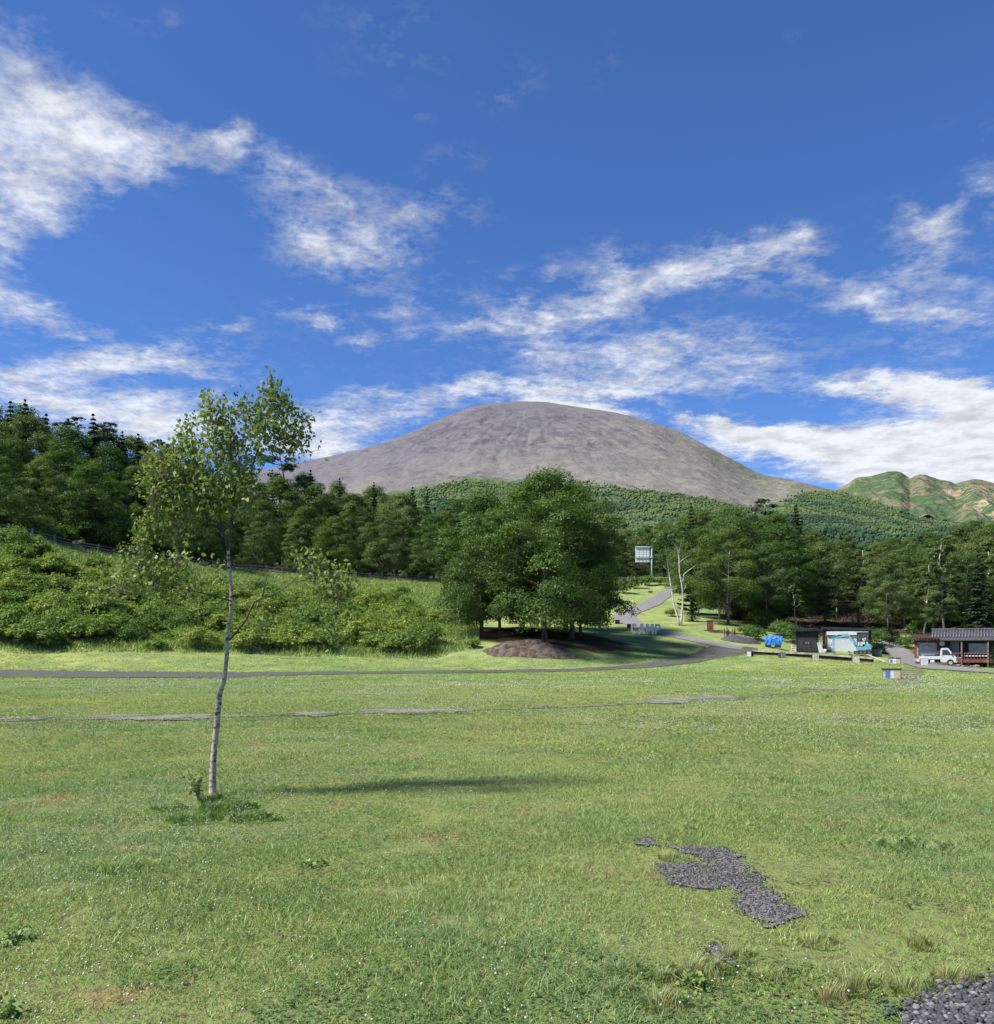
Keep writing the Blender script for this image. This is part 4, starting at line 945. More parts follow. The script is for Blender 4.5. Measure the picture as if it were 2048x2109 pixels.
# ------------------------------------------------------------------ bushes
BP = [make_bush(201, 1.9, 1.6), make_bush(203, 1.5, 1.3, 2200), make_bush(205, 2.3, 1.7, 3000, mat=M_leafD), make_bush(207, 1.7, 1.5, 2400, .15, mat=leafmat('bush_leaf_dark', (.044, .088, .022), (.150, .230, .054)))]
BU = [0] * 4
def bush(i, loc, s, label, group=None, rz=0, sz=1.):
    o = BP[i]
    if not BU[i]: BU[i] = 1; o.location = loc; o.rotation_euler = (0, 0, rz); o.scale = (s, s, s * sz); c = o
    else: c = copy_tree(o, loc, rz, (s, s, s * sz))
    return tag(c, label, 'bush', group)
rb = random.Random(9); BL = ['light green bush', 'low rounded light green bush', 'tall shaggy light green bush', 'darker green bush']
nb = 0
for row in range(7):
    f = .10 + row * .12
    px = -60 + row * 17
    while px < 905 - row * 12:
        yb = float(np.interp(px, [0, 300, 600, 900], [1345, 1346, 1350, 1355])); yt = float(np.interp(px, [0, 160, 400, 600, 870], [1105, 1140, 1170, 1188, 1204]))
        dens = 1.0 if (px < 640) else .9
        py = yb + (yt - yb) * (f + rb.uniform(-.06, .06))
        if px <= 130: dens = 1.0
        if px > 130 and f > .74: dens *= .18
        if rb.random() < dens * (.8 if f < .3 else 1):
            x, y, z = hit(px, py); i = rb.choice([0, 0, 1, 2, 2, 1, 3]); s = rb.uniform(.85, 1.5) * (1 if f < .7 or px < 130 else .8)
            bush(i, (x, y, z - .1), s, f'{BL[i]} in the {["lowest", "second", "third", "fourth", "fifth", "sixth", "topmost"][row]} row on the bank', 'bushes covering the bank below the fence', rb.random() * 6.28, rb.uniform(.8, 1.1)); nb += 1
        px += rb.uniform(20, 34)
print('bank bushes', nb)
for px, py, i, s, lb in [(30,1135,2,1.25,'large bright bush at the left end of the bank top'),(75,1150,0,1.2,'big bright bush beside the large one at the bank top'),(100,1190,0,1.2,'bush on the bank below the big bright pair'),
        (930,1245,2,1.2,'fresh green shrub leaning out of the clump onto the bank'),(905,1290,0,1.1,'low shrub beneath the left tree of the clump'),(975,1335,1,.7,'small pale shrub at the left foot of the earth mound'),
        (1385,1270,1,.8,'small round bush left of the forked white birch'),(1636,1325,3,1.3,'bush behind the white crates left of the black shed'),(1612,1310,3,1.2,'dark bush right of the old stump behind the blue tarp'),(1558,1318,3,1.0,'low bush left of the blue tarp'),(1540,1308,1,.9,'little bush behind the gravel heap'),
        (1800,1330,3,1.3,'dark bush between the excavator and the side path'),(1830,1322,3,1.1,'low dark bush above the start of the side path'),(1812,1345,1,.7,'small bush beside the grey bin'),(1868,1335,3,.9,'bush left of the panelled wing'),
        (1310,1212,3,1.5,'bush on the slope below the road sign'),(1285,1222,3,1.6,'wide bush left of the one below the road sign'),(1335,1206,1,1.5,'bush at the foot of the road sign'),(1255,1215,3,1.7,'dark bush beside the clump below the far fence'),(1360,1205,1,1.3,'bush above the top bend of the asphalt path')]:
    x, y, z = hit(px, py); bush(i, (x, y, z - .05), s, lb)
for k in range(26):
    px = rb.uniform(1520, 2120); D = rb.uniform(113, 140); x, y, z = on(px, D)
    bush(3, (x, y, z - .1), rb.uniform(.9, 1.8), 'dark bush growing under the wood behind the sheds', 'undergrowth bushes beneath the wood behind the sheds', rb.random() * 6)
for k in range(22):
    px = rb.uniform(-60, 900); D = float(np.interp(px, [0, 160, 400, 600, 870], [95, 105, 120, 135, 160])) + rb.uniform(4, 8); x, y, z = on(px, D)
    bush(3, (x, y, z - .1), rb.uniform(1.0, 1.9), 'dark bush between the fence and the wood', 'bushes between the fence and the wood', rb.random() * 6)
# tall grass and weeds on the bank
r = np.random.default_rng(31); n = 420000; y = r.uniform(66, 165, n); x = r.uniform(-1, 1, n) * y * .62
foot = np.interp(x / y * F + CX, [-100, 0, 300, 600, 900, 960], [70, 72, 74, 77, 79, 83]) + (fbm(x / 3, y / 3, 5, 3) - .5) * 2.5
topb = np.interp(x / y * F + CX, [-100, 0, 160, 400, 600, 870, 960], [92, 97, 107, 122, 137, 162, 160])
k = (y > foot) & (y < topb) & (x / y * F + CX < 985); x, y = x[k], y[k]; foot = foot[k]
L_ = r.uniform(.35, .85, len(x)) * np.clip((y - foot + 1) / 3.5, .35, 1)
me = blades('tall_grass', x, y, L_, r.uniform(.05, .09, len(x)), 32, .6, straw=(r.random(len(x)) < .06) * .6)
tag(link('tall_grass', me), 'tall uncut grass and weeds covering the bank', 'grass', kind='stuff')
def weeds(name, n, x0, x1, D0, D1, seed, mat, label, size=.2, cond=None):
    r = np.random.default_rng(seed); y = r.uniform(D0, D1, n); px = r.uniform(x0, x1, n); x = (px - CX) / F * y
    if cond is not None: k = cond(px, y, x); x, y = x[k], y[k]
    h_ = r.random(len(x)) ** 1.5; P = np.c_[x, y, H(x, y) + .05 + h_ * .75 * (fbm(x, y, 77, 3) + .2)]
    N = r.normal(0, .6, (len(x), 3)) + [0, -.25, .8]
    me = leaves_mesh(name, P, N, size, mat, seed, .5); return tag(link(name, me), label, 'undergrowth', kind='stuff')
M_weed = leafmat('weed_leaf', (.090, .150, .034), (.250, .340, .080), .35, .25)
def bank(px, y, x):
    f = np.interp(px, [-100, 0, 300, 600, 900, 960], [71, 74, 76, 79, 81, 86]); t_ = np.interp(px, [-100, 0, 160, 400, 600, 870], [90, 94, 103, 118, 133, 158])
    return (y > f) & (y < t_) & (fbm(x / 2.2, y / 2.2, 44, 4, .6) > .40)
weeds('bank_undergrowth', 260000, -80, 975, 72, 160, 41, M_weed, 'dense leafy weeds and creepers between the bushes of the bank', .20, bank)
weeds('wood_undergrowth', 60000, 1480, 2140, 108, 175, 42, BP[3].children[1].data.materials[0], 'dark low undergrowth on the floor of the wood behind the sheds', .24, lambda px, y, x: (fbm(x / 3, y / 3, 46, 4, .6) > .50) & ((y > 122) | (px > 1560)))
# ------------------------------------------------------------------ the young birch in the lawn
BD = 9.75
def bw(px, py, dd=0.): return ((px - CX) / F * (BD + dd), BD + dd, EYE + (HY - py) / F * (BD + dd))
gx0, gy0, gz0 = hit(437.5, 1640); BD = gy0
broot = empty('young_birch', (gx0, gy0, gz0), 0, 'young white-barked birch with a crooked stem, standing alone in the lawn', 'tree')
O = Vector((gx0, gy0, gz0)); rb = random.Random(3)
def bl(px, py, dd=0.): return Vector(bw(px, py, dd)) - O
mb = MB()
st = [(437.5,1648,9.4),(438,1634,8.8),(438.5,1610,7.2),(439,1565,6.4),(444.6,1509,6.3),(448.8,1466,6.2),(450,1452,6.3),(452,1438,5.4),(454,1424,5.3),(462,1404,4.9),(464,1385,4.5),(466.5,1362,4.0),(469,1335,4.1),(468,1316,4.8),(469,1300,4.2),(472,1284,4.1),(475.5,1262,4.0),(477,1240,4.0),(476.5,1210,3.9),(474.5,1190,3.7),(471.5,1165,3.6),(470.5,1145,3.5),(470.3,1128,3.5)]
_sa = np.array(st); _tt = np.linspace(0, len(st) - 1, 70); _sm = np.stack([np.interp(_tt, range(len(st)), _sa[:, k]) for k in range(3)], 1)
for _ in range(3): _sm[1:-1] = (_sm[:-2] + 2 * _sm[1:-1] + _sm[2:]) / 4
mb.tube([bl(x, y, .03 * math.sin(i * .13)) for i, (x, y, w_) in enumerate(_sm)], [w_ / F * BD * .95 * (1 + .035 * math.sin(i * 1.1) + .03 * math.sin(i * 2.7)) for i, (x, y, w_) in enumerate(_sm)], 14)
mb.build('trunk', M_birchbark, broot, smooth=True)
limbs = [  # px, py, depth offset, half width in photo pixels
 [(470,1134,0,3.4),(466,1112,.02,3.3),(460,1099,.05,3.2),(456,1080,.08,3.0),(453.6,1065,.1,2.8),(446,1044,.1,2.4),(434,1028,.05,2.0),(410,1012,0,1.6),(378,998,-.1,1.2),(345,985,-.2,.8)],
 [(470.5,1130,0,3.4),(474.6,1092,0,3.0),(476,1073,0,2.8),(479,1040,-.05,2.5),(482,1013,-.1,2.3),(488,985,-.1,2.1),(494,960,-.1,1.8),(490,925,-.05,1.4),(478,890,0,1.0),(462,850,.1,.7)],
 [(482,1013,-.1,2.2),(505,1000,0,2.1),(515,981,.05,2.1),(522,955,.1,1.9),(528.5,934,.12,1.8),(535,910,.15,1.6),(548,880,.15,1.3),(558,850,.1,1.0),(560,812,.1,.8),(559,772,.1,.5)],
 [(453.6,1065,.1,2.4),(452,1030,.2,2.0),(456,1000,.25,1.7),(452,965,.3,1.4),(442,925,.25,1.1),(436,880,.2,.9),(430,845,.2,.7),(428,811,.2,.4)],
 [(446,1044,.1,1.8),(425,1050,.25,1.5),(395,1055,.35,1.2),(360,1070,.4,1.0),(325,1082,.4,.8),(300,1092,.4,.5)],
 [(528,936,.12,1.4),(550,925,0,1.2),(575,912,-.1,1.0),(600,900,-.1,.8),(622,885,-.15,.6),(632,862,-.2,.4)],
 [(575,912,-.1,.8),(598,922,-.15,.6),(622,935,-.2,.5),(640,931,-.2,.4),(655,927,-.2,.3)],
 [(434,1028,.05,1.6),(400,975,.1,1.2),(380,930,.1,.9),(385,895,.1,.6),(394,868,.1,.4)],
 [(410,1012,0,1.2),(370,965,-.3,1.0),(335,945,-.4,.7),(312,935,-.4,.4)],
 [(378,998,-.1,1.0),(345,1020,-.3,.8),(320,1015,-.35,.5)],
 [(476,1073,0,1.6),(500,1055,-.3,1.2),(515,1040,-.45,.9),(525,1010,-.5,.6)],
 [(535,910,.15,1.0),(520,870,.3,.8),(505,835,.35,.5),(487,826,.35,.4)],
 [(469,1322,0,2.6),(484,1306,-.05,2.4),(498,1288,-.1,2.3),(508,1276,-.12,2.2),(515,1258,-.15,2.2),(525,1239,-.2,2.1),(541,1231,-.25,1.9),(560,1226,-.25,1.7),(580,1216,-.3,1.5),(602,1199,-.3,1.3),(625,1195,-.3,1.1),(650,1198,-.3,.9),(680,1210,-.3,.7),(700,1235,-.35,.5)],
 [(541,1231,-.25,1.2),(547,1200,-.2,1.0),(552,1180,-.2,.9),(570,1168,-.2,.8),(590,1160,-.2,.7),(606,1165,-.2,.5),(618,1178,-.2,.4)],
 [(541,1231,-.25,1.0),(544,1205,-.3,.8),(545,1180,-.3,.5)],
 [(602,1199,-.3,1.0),(622,1178,-.3,.8),(640,1160,-.3,.6),(650,1148,-.3,.4)],
 [(498,1288,-.1,1.0),(518,1290,-.15,.8),(545,1288,-.2,.6),(568,1284,-.2,.4)],
 [(476,1238,0,2.2),(455,1232,-.1,1.9),(434,1225.6,-.2,1.7),(415,1221,-.25,1.5),(397,1217.7,-.3,1.4),(375,1213,-.35,1.3),(355,1211,-.4,1.2),(320,1215,-.45,1.0),(289,1222,-.5,.7),(250,1215,-.5,.5)],
 [(397,1217,-.3,1.0),(380,1190,-.3,.8),(365,1165,-.3,.5)],
 [(355,1211,-.4,.9),(320,1190,-.45,.7),(290,1170,-.45,.5)],
]
lm = MB()
for L_ in limbs: lm.tube([bl(x, y, d) for x, y, d, w_ in L_], [max(.0016, w_ / F * BD * .80) for x, y, d, w_ in L_], 6)
# leaf clouds: centre, radii (photo pixels), number
LC = [(330,965,34,44,420),(365,955,42,50,560),(400,960,44,56,620),(440,960,42,58,560),(480,1000,48,50,480),(420,1015,60,44,520),(350,1020,50,42,460),(500,1030,36,42,300),(315,1000,28,38,240),(450,1045,60,26,240),
      (452,905,34,48,420),(438,860,22,34,190),(431,828,14,24,110),(462,850,16,36,130),(490,900,30,48,260),(500,940,30,50,240),
      (535,880,34,48,330),(565,860,30,50,300),(560,815,22,34,170),(559,786,10,20,70),(590,870,34,42,230),(618,890,26,34,150),(600,915,36,24,150),(520,850,26,34,170),(492,838,20,24,110),(585,830,22,26,120),(630,862,12,26,60),(652,928,6,4,7),
      (380,900,22,30,95),(392,872,10,16,40),(372,895,14,14,40),(365,1060,48,32,300),(320,1075,36,30,260),(300,1092,22,26,150),(345,1100,38,26,170),(395,1085,30,30,110),
      (545,930,24,26,70),(520,965,24,34,60),
      (300,1190,40,36,360),(335,1180,44,38,420),(365,1200,36,34,300),(255,1215,44,30,260),(225,1232,30,24,120),(390,1165,26,22,90),(285,1150,26,20,90),(320,1140,26,24,110),(310,1120,16,22,80),(420,1185,14,26,50),(410,1215,14,20,40),(462,1210,8,50,50),(448,1165,10,26,24),
      (640,1158,16,20,100),(665,1175,26,22,150),(700,1190,26,24,140),(725,1205,22,26,110),(650,1195,22,18,70),(690,1225,26,26,110),(560,1288,20,9,55),(537,1292,10,8,30),(615,1268,12,9,45),(592,1278,10,8,20),(693,1312,9,24,70),(680,1285,12,12,36),(720,1250,18,20,60)]
r = np.random.default_rng(77); PP = []; NN = []; SP = []
for (x, y, rx, ry, n) in LC:
    m = max(2, n // 7); n = int(n * .84); d = rdir(r, m) * (r.random((m, 1)) ** .40)
    c = np.array(bw(x, y)) - np.array(O) ; dep = (0. if y < 1120 else (-.25 if y < 1260 else -.2))
    C = np.c_[c[0] + d[:, 0] * rx / F * BD, c[1] + dep + d[:, 1] * (rx + ry) / 2 / F * BD, c[2] + d[:, 2] * ry / F * BD]
    j = r.integers(0, m, n); PP.append(C[j] + r.normal(size=(n, 3)) * [.045, .045, .055]); SP.append(C)
    NN.append(r.normal(size=(n, 3)) + [0, -.3, .15])
# twigs reach from the limbs into the leaf sprays
LP = np.array([list(bl(x, y, d)) for L_ in limbs for x, y, d, w_ in L_[2:]]); SPc = np.concatenate(SP); r.shuffle(SPc)
for c in SPc[:330]:
    k = np.argmin(((LP - c) ** 2).sum(1) + np.where(LP[:, 2] > c[2], .05, 0)); a = Vector(LP[k]); b = Vector(c)
    if (a - b).length < .75: lm.tube([a, a.lerp(b, .5) + Vector((0, 0, .04)), b], [.0042, .003, .0016], 4, False)
lm.build('branches', pmat('birch_twigs', (.075, .058, .050), .8), broot, smooth=True)
P = np.concatenate(PP); N = np.concatenate(NN)
me = leaves_mesh('crown', P, N, .048, M_leafE, 78, .72, hang=1.3); link('crown', me, broot)
# growth at its foot
def sprig(name, x, y, h, n, leaf, mat, seed, label, cat='plant', spread=.12):
    root = empty(name, (x, y, float(H(x, y))), 0, label, cat); r = np.random.default_rng(seed); mb = MB(); P = []
    for k in range(n):
        a = r.random() * 6.28; q = spread * r.uniform(.2, 1); hh = h * r.uniform(.6, 1)
        mb.tube([(0, 0, 0), (math.cos(a) * q * .4, math.sin(a) * q * .4, hh * .6), (math.cos(a) * q, math.sin(a) * q, hh)], [.004, .003, .0015], 4, False)
        for t_ in np.linspace(.35, 1, 9): P.append((math.cos(a) * q * t_ + r.normal(0, .022), math.sin(a) * q * t_ + r.normal(0, .022), hh * t_ + r.normal(0, .015)))
    mb.build('stems', M_wood, root); P = np.array(P)
    link('leaves', leaves_mesh('leaves', P, r.normal(size=P.shape) * .7 + [0, -.2, .8], leaf, mat, seed, .6), root); return root
x0, y0, _ = hit(409, 1655); sprig('birch_sapling', x0, y0, .38, 7, .055, M_leafE, 5, 'small leafy birch shoot with drooping leaves left of the young birch stem', spread=.13)
M_tuft = leafmat('tuft_green', (.075, .140, .038), (.190, .290, .085), .35, .9, 0.)
for k, (px, py, rd, L_, n, lb) in enumerate([(470,1668,.30,.15,700,'dark green grass tuft right of the foot of the young birch'),(520,1688,.22,.12,420,'low end of the grass growth right of the young birch'),(400,1690,.26,.12,500,'grass tuft in front of the small birch shoot'),(440,1652,.16,.15,300,'weedy grass ring round the birch stem'),(350,1668,.2,.11,280,'thin grass tuft left of the young birch')]):
    a, b, _ = hit(px, py); tuft(a, b, rd, int(n * 1.3), L_ * 1.0, .008, 150 + k, .03, M_tuft, label=lb, group='grass tufts at the foot of the young birch')
M_weedb = leafmat('lawn_weed_leaf', (.11, .18, .05), (.22, .32, .09), .3, .8, 0.)
for k, (px, py, h, lb) in enumerate([(560,1690,.10,'small broad-leaved weed right of the birch tufts'),(30,1940,.12,'leafy weed near the left edge of the lawn'),(20,2090,.14,'broad-leaved weed in the bottom left corner of the lawn'),(1870,1742,.13,'bright leafy weed inside the taller grass at the right'),(640,1785,.08,'small leafy weed in the middle of the lawn'),(1420,2035,.10,'leafy weed just left of the crushed stones')]):
    a, b, _ = hit(px, py); sprig('lawn_weed', a, b, h * .55, 9, .034, M_weedb, 60 + k, lb, spread=.14)

# ------------------------------------------------------------------ earth mound below the clump
def mound(name, x, y, rx, ry, h, mat, label, cat, seed, pw=1.2, rock=.42):
    n = 60; m_ = 20; V = []; 
    for i in range(m_ + 1):
        for j in range(n):
            a = 2 * math.pi * j / n; q = i / m_; X = math.cos(a) * q * rx; Y = math.sin(a) * q * ry; V.append((X, Y, q))
    V = np.array(V); nz = fbm(V[:, 0] * 1.6 + seed, V[:, 1] * 1.6, seed, 4, .65); edge = 1 + (fbm(np.arctan2(V[:, 1], V[:, 0]) * 2 + 9, V[:, 0] * 0, seed, 3) - .5) * .3
    X = x + V[:, 0] * edge; Y = y + V[:, 1] * edge; q = V[:, 2]
    Z = H(X, Y) + h * np.clip(1.15 * (1 - q ** (2.2 * pw)), 0, 1) * (1 - rock * .5 + rock * nz) + (nz - .5) * rock * .9 * (q < .97) - .03
    F_ = [[i * n + j, i * n + (j + 1) % n, (i + 1) * n + (j + 1) % n, (i + 1) * n + j] for i in range(m_) for j in range(n)]
    z0 = float(H(x, y)); me = fast_mesh(name, np.c_[X - x, Y - y, Z - z0], [np.array(F_)], mat, None, True)
    return tag(link(name, me, None, (x, y, z0)), label, cat)
M_earth = pmat('dark_earth', (.105, .080, .064), .95, var=.45, scale=1.6, bump=.16, bscale=4.5)
x0, y0, _ = hit(1092, 1354); mound('earth_mound', x0, y0 + 2.6, 4.6, 2.9, .66, M_earth, 'mound of dark rough earth in front of the tree clump', 'mound', 3)
M_heap = pmat('grey_grit', (.085, .085, .09), .95, var=.4, scale=8, bump=.05)
x0, y0, _ = hit(1532, 1325); mound('gravel_heap', x0, y0 + 1.2, 2.3, 1.4, .55, M_heap, 'low heap of dark grit left of the blue tarp', 'heap', 8, rock=.12)

# ------------------------------------------------------------------ fence along the bank top
def fence(name, pts, step, label, h=1.15, rails=(.42, .72, 1.02), sz=.075, mat=None, rr=.028):
    P = np.array(pts); L = np.r_[0, np.cumsum(np.hypot(*np.diff(P, axis=0).T))]; n = int(L[-1] / step) + 1
    s = np.linspace(0, L[-1], n); x = np.interp(s, L, P[:, 0]); y = np.interp(s, L, P[:, 1]); z = H(x, y)
    o = Vector((x[0], y[0], z[0])); root = empty(name, o, 0, label, 'fence'); mat = mat or M_black
    a = MB(); a.box(-sz, sz, -sz, sz, -.3, h); a.box(-sz * 1.15, sz * 1.15, -sz * 1.15, sz * 1.15, h, h + .05)
    p0 = a.build('post', mat, root, Vector((x[0], y[0], z[0])) - o)
    for k in range(1, n):
        c = p0.copy(); COL.objects.link(c); c.parent = root; c.location = Vector((x[k], y[k], z[k])) - o
    for hr in rails:
        m = MB(); m.tube([Vector((x[k], y[k], z[k] + hr)) - o for k in range(n)], rr, 5); m.build('rail', mat, root)
    return root
fp = [on(px, D)[:2] for px, D in [(-120, 88), (0, 96), (160, 106), (400, 121), (600, 136), (760, 149), (890, 162), (960, 172)]]
fence('roadside_fence', fp, 3.0, 'dark rail fence with posts along the top of the bank', 1.25, (.45, .78, 1.1), .10, pmat('fence_brown', (.17, .16, .16), .6), .055)
fp = [on(px, D)[:2] for px, D in [(1215, 196), (1290, 195), (1345, 194), (1400, 192)]]
fence('far_fence', fp, 1.4, 'low pale fence along the road beneath the road sign', 1.25, (.5, 1.0), .07, pmat('fence_pale', (.30, .31, .31), .6), .05)
# ------------------------------------------------------------------ road sign seen from behind
x, y, z = on(1343, 190); K = 190 / F
root = empty('road_sign', (x, y, z), face(x, y) * .6, 'large road sign seen from its pale back, hung on a steel mast', 'road sign')
top = EYE + (HY - 1126) / F * 190 - z
m = MB(); m.tube([(0, 0, -.5), (0, 0, top)], .17, 12); m.build('mast', M_steel, root, smooth=True)
bx0, bx1 = -33.5 * K, -5 * K; bz1 = top + 1 * K; bz0 = bz1 - 33 * K
m = MB(); m.box(bx0, bx1, -.05, .05, bz0, bz1); m.build('panel', pmat('sign_back', (.68, .67, .66), .6, var=.06), root)
m = MB()
for zz in np.linspace(bz0 + .12, bz1 - .12, 9): m.box(bx0 + .03, bx1 - .03, -.075, -.045, zz - .018, zz + .018)
for xx in (bx0 + .75, bx0 + 1.6, bx1 - .75): m.box(xx - .035, xx + .035, -.10, -.046, bz0 + .1, bz1 - .1)
m.build('back_ribs', pmat('rib_grey', (.46, .45, .45), .6), root)
m = MB(); m.box(bx0, .1, -.26, -.099, bz1 - .28, bz1 - .10); m.box(bx0, .1, -.26, -.099, bz0 + .95, bz0 + 1.12); m.build('arm', M_steel, root)
m = MB(); m.tube([(0, 0, top * .54), (0, 0, top * .92)], .18, 12); m.build('painted_band', pmat('pale_green', (.40, .56, .54), .5), root)
# ------------------------------------------------------------------ low white pipe barrier beside the path
x0, y0, _ = hit(1297, 1248); x1, y1, _ = hit(1315, 1240); z0 = float(H(x0, y0)); d = Vector((x1 - x0, y1 - y0, float(H(x1, y1)) - z0)); d = d * (2.6 / max(.1, d.length))
root = empty('pipe_barrier', (x0, y0, z0), 0, 'low white pipe barrier on the grass left of the asphalt path', 'barrier')
m = MB(); m.tube([(0, 0, .85), d + Vector((0, 0, .95))], .065, 8); m.build('top_rail', M_white, root, smooth=True)
for t_ in (0, .5, 1):
    m = MB(); m.tube([d * t_ + Vector((0, 0, -.1)), d * t_ + Vector((0, 0, .86 + .1 * t_))], .055, 8); m.build('leg', M_white, root, smooth=True)
x, y, z = hit(1340, 1222); root = empty('utility_box', (x, y, z), 0, 'small grey concrete box in the grass above the pipe barrier', 'box'); m = MB(); m.box(-.42, .42, -.25, .25, -.1, .42); m.build('body', M_stone, root); m = MB(); m.box(-.46, .46, -.29, .29, .42, .48); m.build('cover', M_steel, root)
# ------------------------------------------------------------------ CAMP letters
LX = [(1299.5, 1313), (1314, 1330), (1331, 1347), (1348.5, 1361.5)]
M_letter = pmat('letter_grey', (.66, .62, .56), .6, var=.12, scale=3); M_bulb = pmat('letter_face', (.78, .74, .68), .5, var=.1, scale=8)
x, y, z = hit(1330, 1307); KL = y / F; LH = 22 * KL
def letter_polys(ch):
    s = .24
    if ch == 'C':
        out = [(.52 + .52 * math.cos(a), .5 + .5 * math.sin(a)) for a in np.linspace(.72, 2 * math.pi - .72, 22)]; inn = [(.54 + .22 * math.cos(a), .5 + .24 * math.sin(a)) for a in np.linspace(.85, 2 * math.pi - .85, 22)]
        return [[out[i], out[i + 1], inn[i + 1], inn[i]] for i in range(21)]
    if ch == 'A': return [[(0, 0), (.32, 0), (.64, 1), (.34, 1)], [(.68, 0), (1, 0), (.66, 1), (.38, 1)], [(.24, .20), (.78, .20), (.72, .40), (.30, .40)]]
    if ch == 'M': return [[(0, 0), (.27, 0), (.27, 1), (0, 1)], [(.73, 0), (1, 0), (1, 1), (.73, 1)], [(.05, 1), (.36, 1), (.62, .30), (.38, .30)], [(.64, 1), (.95, 1), (.62, .30), (.38, .30)]]
    out = [(.55 + .45 * math.cos(a), .70 + .30 * math.sin(a)) for a in np.linspace(-math.pi / 2, math.pi / 2, 12)]; inn = [(.55 + .14 * math.cos(a), .70 + .08 * math.sin(a)) for a in np.linspace(-math.pi / 2, math.pi / 2, 12)]
    return [[(.04, 0), (.36, 0), (.36, 1), (.04, 1)], [(.35, .78), (.56, .78), (.56, 1), (.35, 1)], [(.35, .40), (.56, .40), (.56, .62), (.35, .62)]] + [[out[i], out[i + 1], inn[i + 1], inn[i]] for i in range(11)]
for ch, (a, b), lb in zip('CAMP', LX, ['first', 'second', 'third', 'last']):
    xm = (a + b) / 2; gx, gy, gz = on(xm, y); wd = (b - a) * KL
    root = empty('camp_letter', (gx, gy, gz), face(gx, gy), f'thick grey block letter {ch}, {lb} letter of the word CAMP on the grass', 'letter', 'letters of the word CAMP')
    m = MB(); f = MB()
    for k, pl in enumerate(letter_polys(ch)):
        q = [((u - .5) * wd, v * LH) for u, v in pl]; dd = .003 * k
        m.prism(q, -.16 - dd, .14 + dd)
        c = (sum(p[0] for p in q) / len(q), sum(p[1] for p in q) / len(q)); f.prism([(c[0] + (p[0] - c[0]) * .88, c[1] + (p[1] - c[1]) * .92) for p in q], -.20 - dd, -.165 - dd)
    m.build('letter_body', M_letter, root); f.build('letter_face', M_bulb, root)
def plain_box(name, px, py, w_, h_, d_, mat, label, cat, lid=None, rz=None, group=None):
    x, y, z = hit(px, py); root = empty(name, (x, y, z), face(x, y) if rz is None else rz, label, cat, group)
    m = MB(); m.box(-w_ / 2, w_ / 2, -d_ / 2, d_ / 2, -.05, h_ - .04); m.build('body', mat, root)
    m = MB(); m.box(-w_ / 2 - .03, w_ / 2 + .03, -d_ / 2 - .03, d_ / 2 + .03, h_ - .04, h_); m.build('lid', lid or mat, root); return root
plain_box('dark_crate', 1272, 1285, .60, .52, .5, M_black, 'black box beside the path at the end of the clump', 'box')
plain_box('dark_crate', 1296, 1294, .48, .55, .5, M_black, 'black box touching the left side of the letter C', 'box')

# ------------------------------------------------------------------ camp number boxes and the notice boxes
M_num = pmat('number_board', (.44, .42, .34), .7, var=.12, scale=9); M_ink = pmat('faded_ink', (.26, .27, .24), .8)
def number_box(px, py, s, rz, label, txt=None, mat=None, side=None, group='numbered wooden boxes along the retaining wall'):
    x, y, z = hit(px, py); root = empty('number_box', (x, y, z), rz, label, 'box', group)
    m = MB(); m.box(-s / 2, s / 2, -s * .35, s * .55, -.05, s); m.build('box_body', side or pmat('tarred_wood', (.04, .035, .035), .8), root)
    m = MB(); m.box(-s / 2 + .02, s / 2 - .02, -s * .35 - .03, -s * .35 - .003, .0, s - .03); m.build('number_panel', mat or M_num, root)
    if txt:
        cu = bpy.data.curves.new('number', 'FONT'); cu.body = txt; cu.size = s * .72; cu.extrude = .004; cu.align_x = 'CENTER'; cu.align_y = 'CENTER'; cu.materials.append(M_ink)
        t_ = bpy.data.objects.new('tmp', cu); me = bpy.data.meshes.new_from_object(t_); bpy.data.objects.remove(t_); me.materials.clear(); me.materials.append(M_ink)
        o = link('number', me, root, (0, -s * .35 - .036, s * .5)); o.rotation_euler = (R(90), 0, 0)
    return root
number_box(1545, 1352, .50, -.75, 'small pale number box at the left end of the retaining wall', mat=pmat('num_grey', (.36, .37, .38), .7))
number_box(1612, 1355, .50, .35, 'pinkish white number box, second from the left along the retaining wall', mat=pmat('num_pink', (.48, .42, .41), .7))
number_box(1680, 1359.5, .58, -.25, 'cream number box reading 34 in front of the black shed', '34')
number_box(1763, 1365, .62, -.25, 'cream number box beneath the excavator with a faded grey mark', mat=pmat('num_cream', (.43, .41, .33), .7, var=.2, scale=5))
number_box(1904, 1371.5, .62, -.35, 'white-faced number box with dark brown sides at the rear wheel of the small truck', mat=pmat('num_white', (.46, .46, .45), .7, var=.12, scale=8), side=M_redbrown, group='number box by the truck')
def notice(px, py, w_, h_, label, cols):
    x, y, z = hit(px, py); root = empty('notice_box', (x, y, z), face(x, y) * .8, label, 'notice box', 'low notice boxes in the lawn')
    m = MB(); m.box(-w_ / 2, w_ / 2, -.18, .30, -.03, h_); m.build('box_body', M_wood, root)
    m = MB(); m.box(-w_ / 2 - .05, w_ / 2 + .06, -.24, .36, h_, h_ + .045); m.build('roof_board', M_black, root)
    for x0, x1, z0, z1, c in cols:
        m = MB(); m.box(-w_ / 2 + x0 * w_, -w_ / 2 + x1 * w_, -.205, -.183, z0 * h_, z1 * h_); m.build('poster', pmat('poster_%02d%02d%02d' % tuple(int(v * 99) for v in c), c, .6, var=.06, scale=12), root)
    m = MB(); m.box(-w_ / 2 + .005, w_ / 2 - .005, -.183, -.1805, .0, h_ - .01); m.build('backing', pmat('poster_back', (.42, .38, .29), .7), root)
    return root
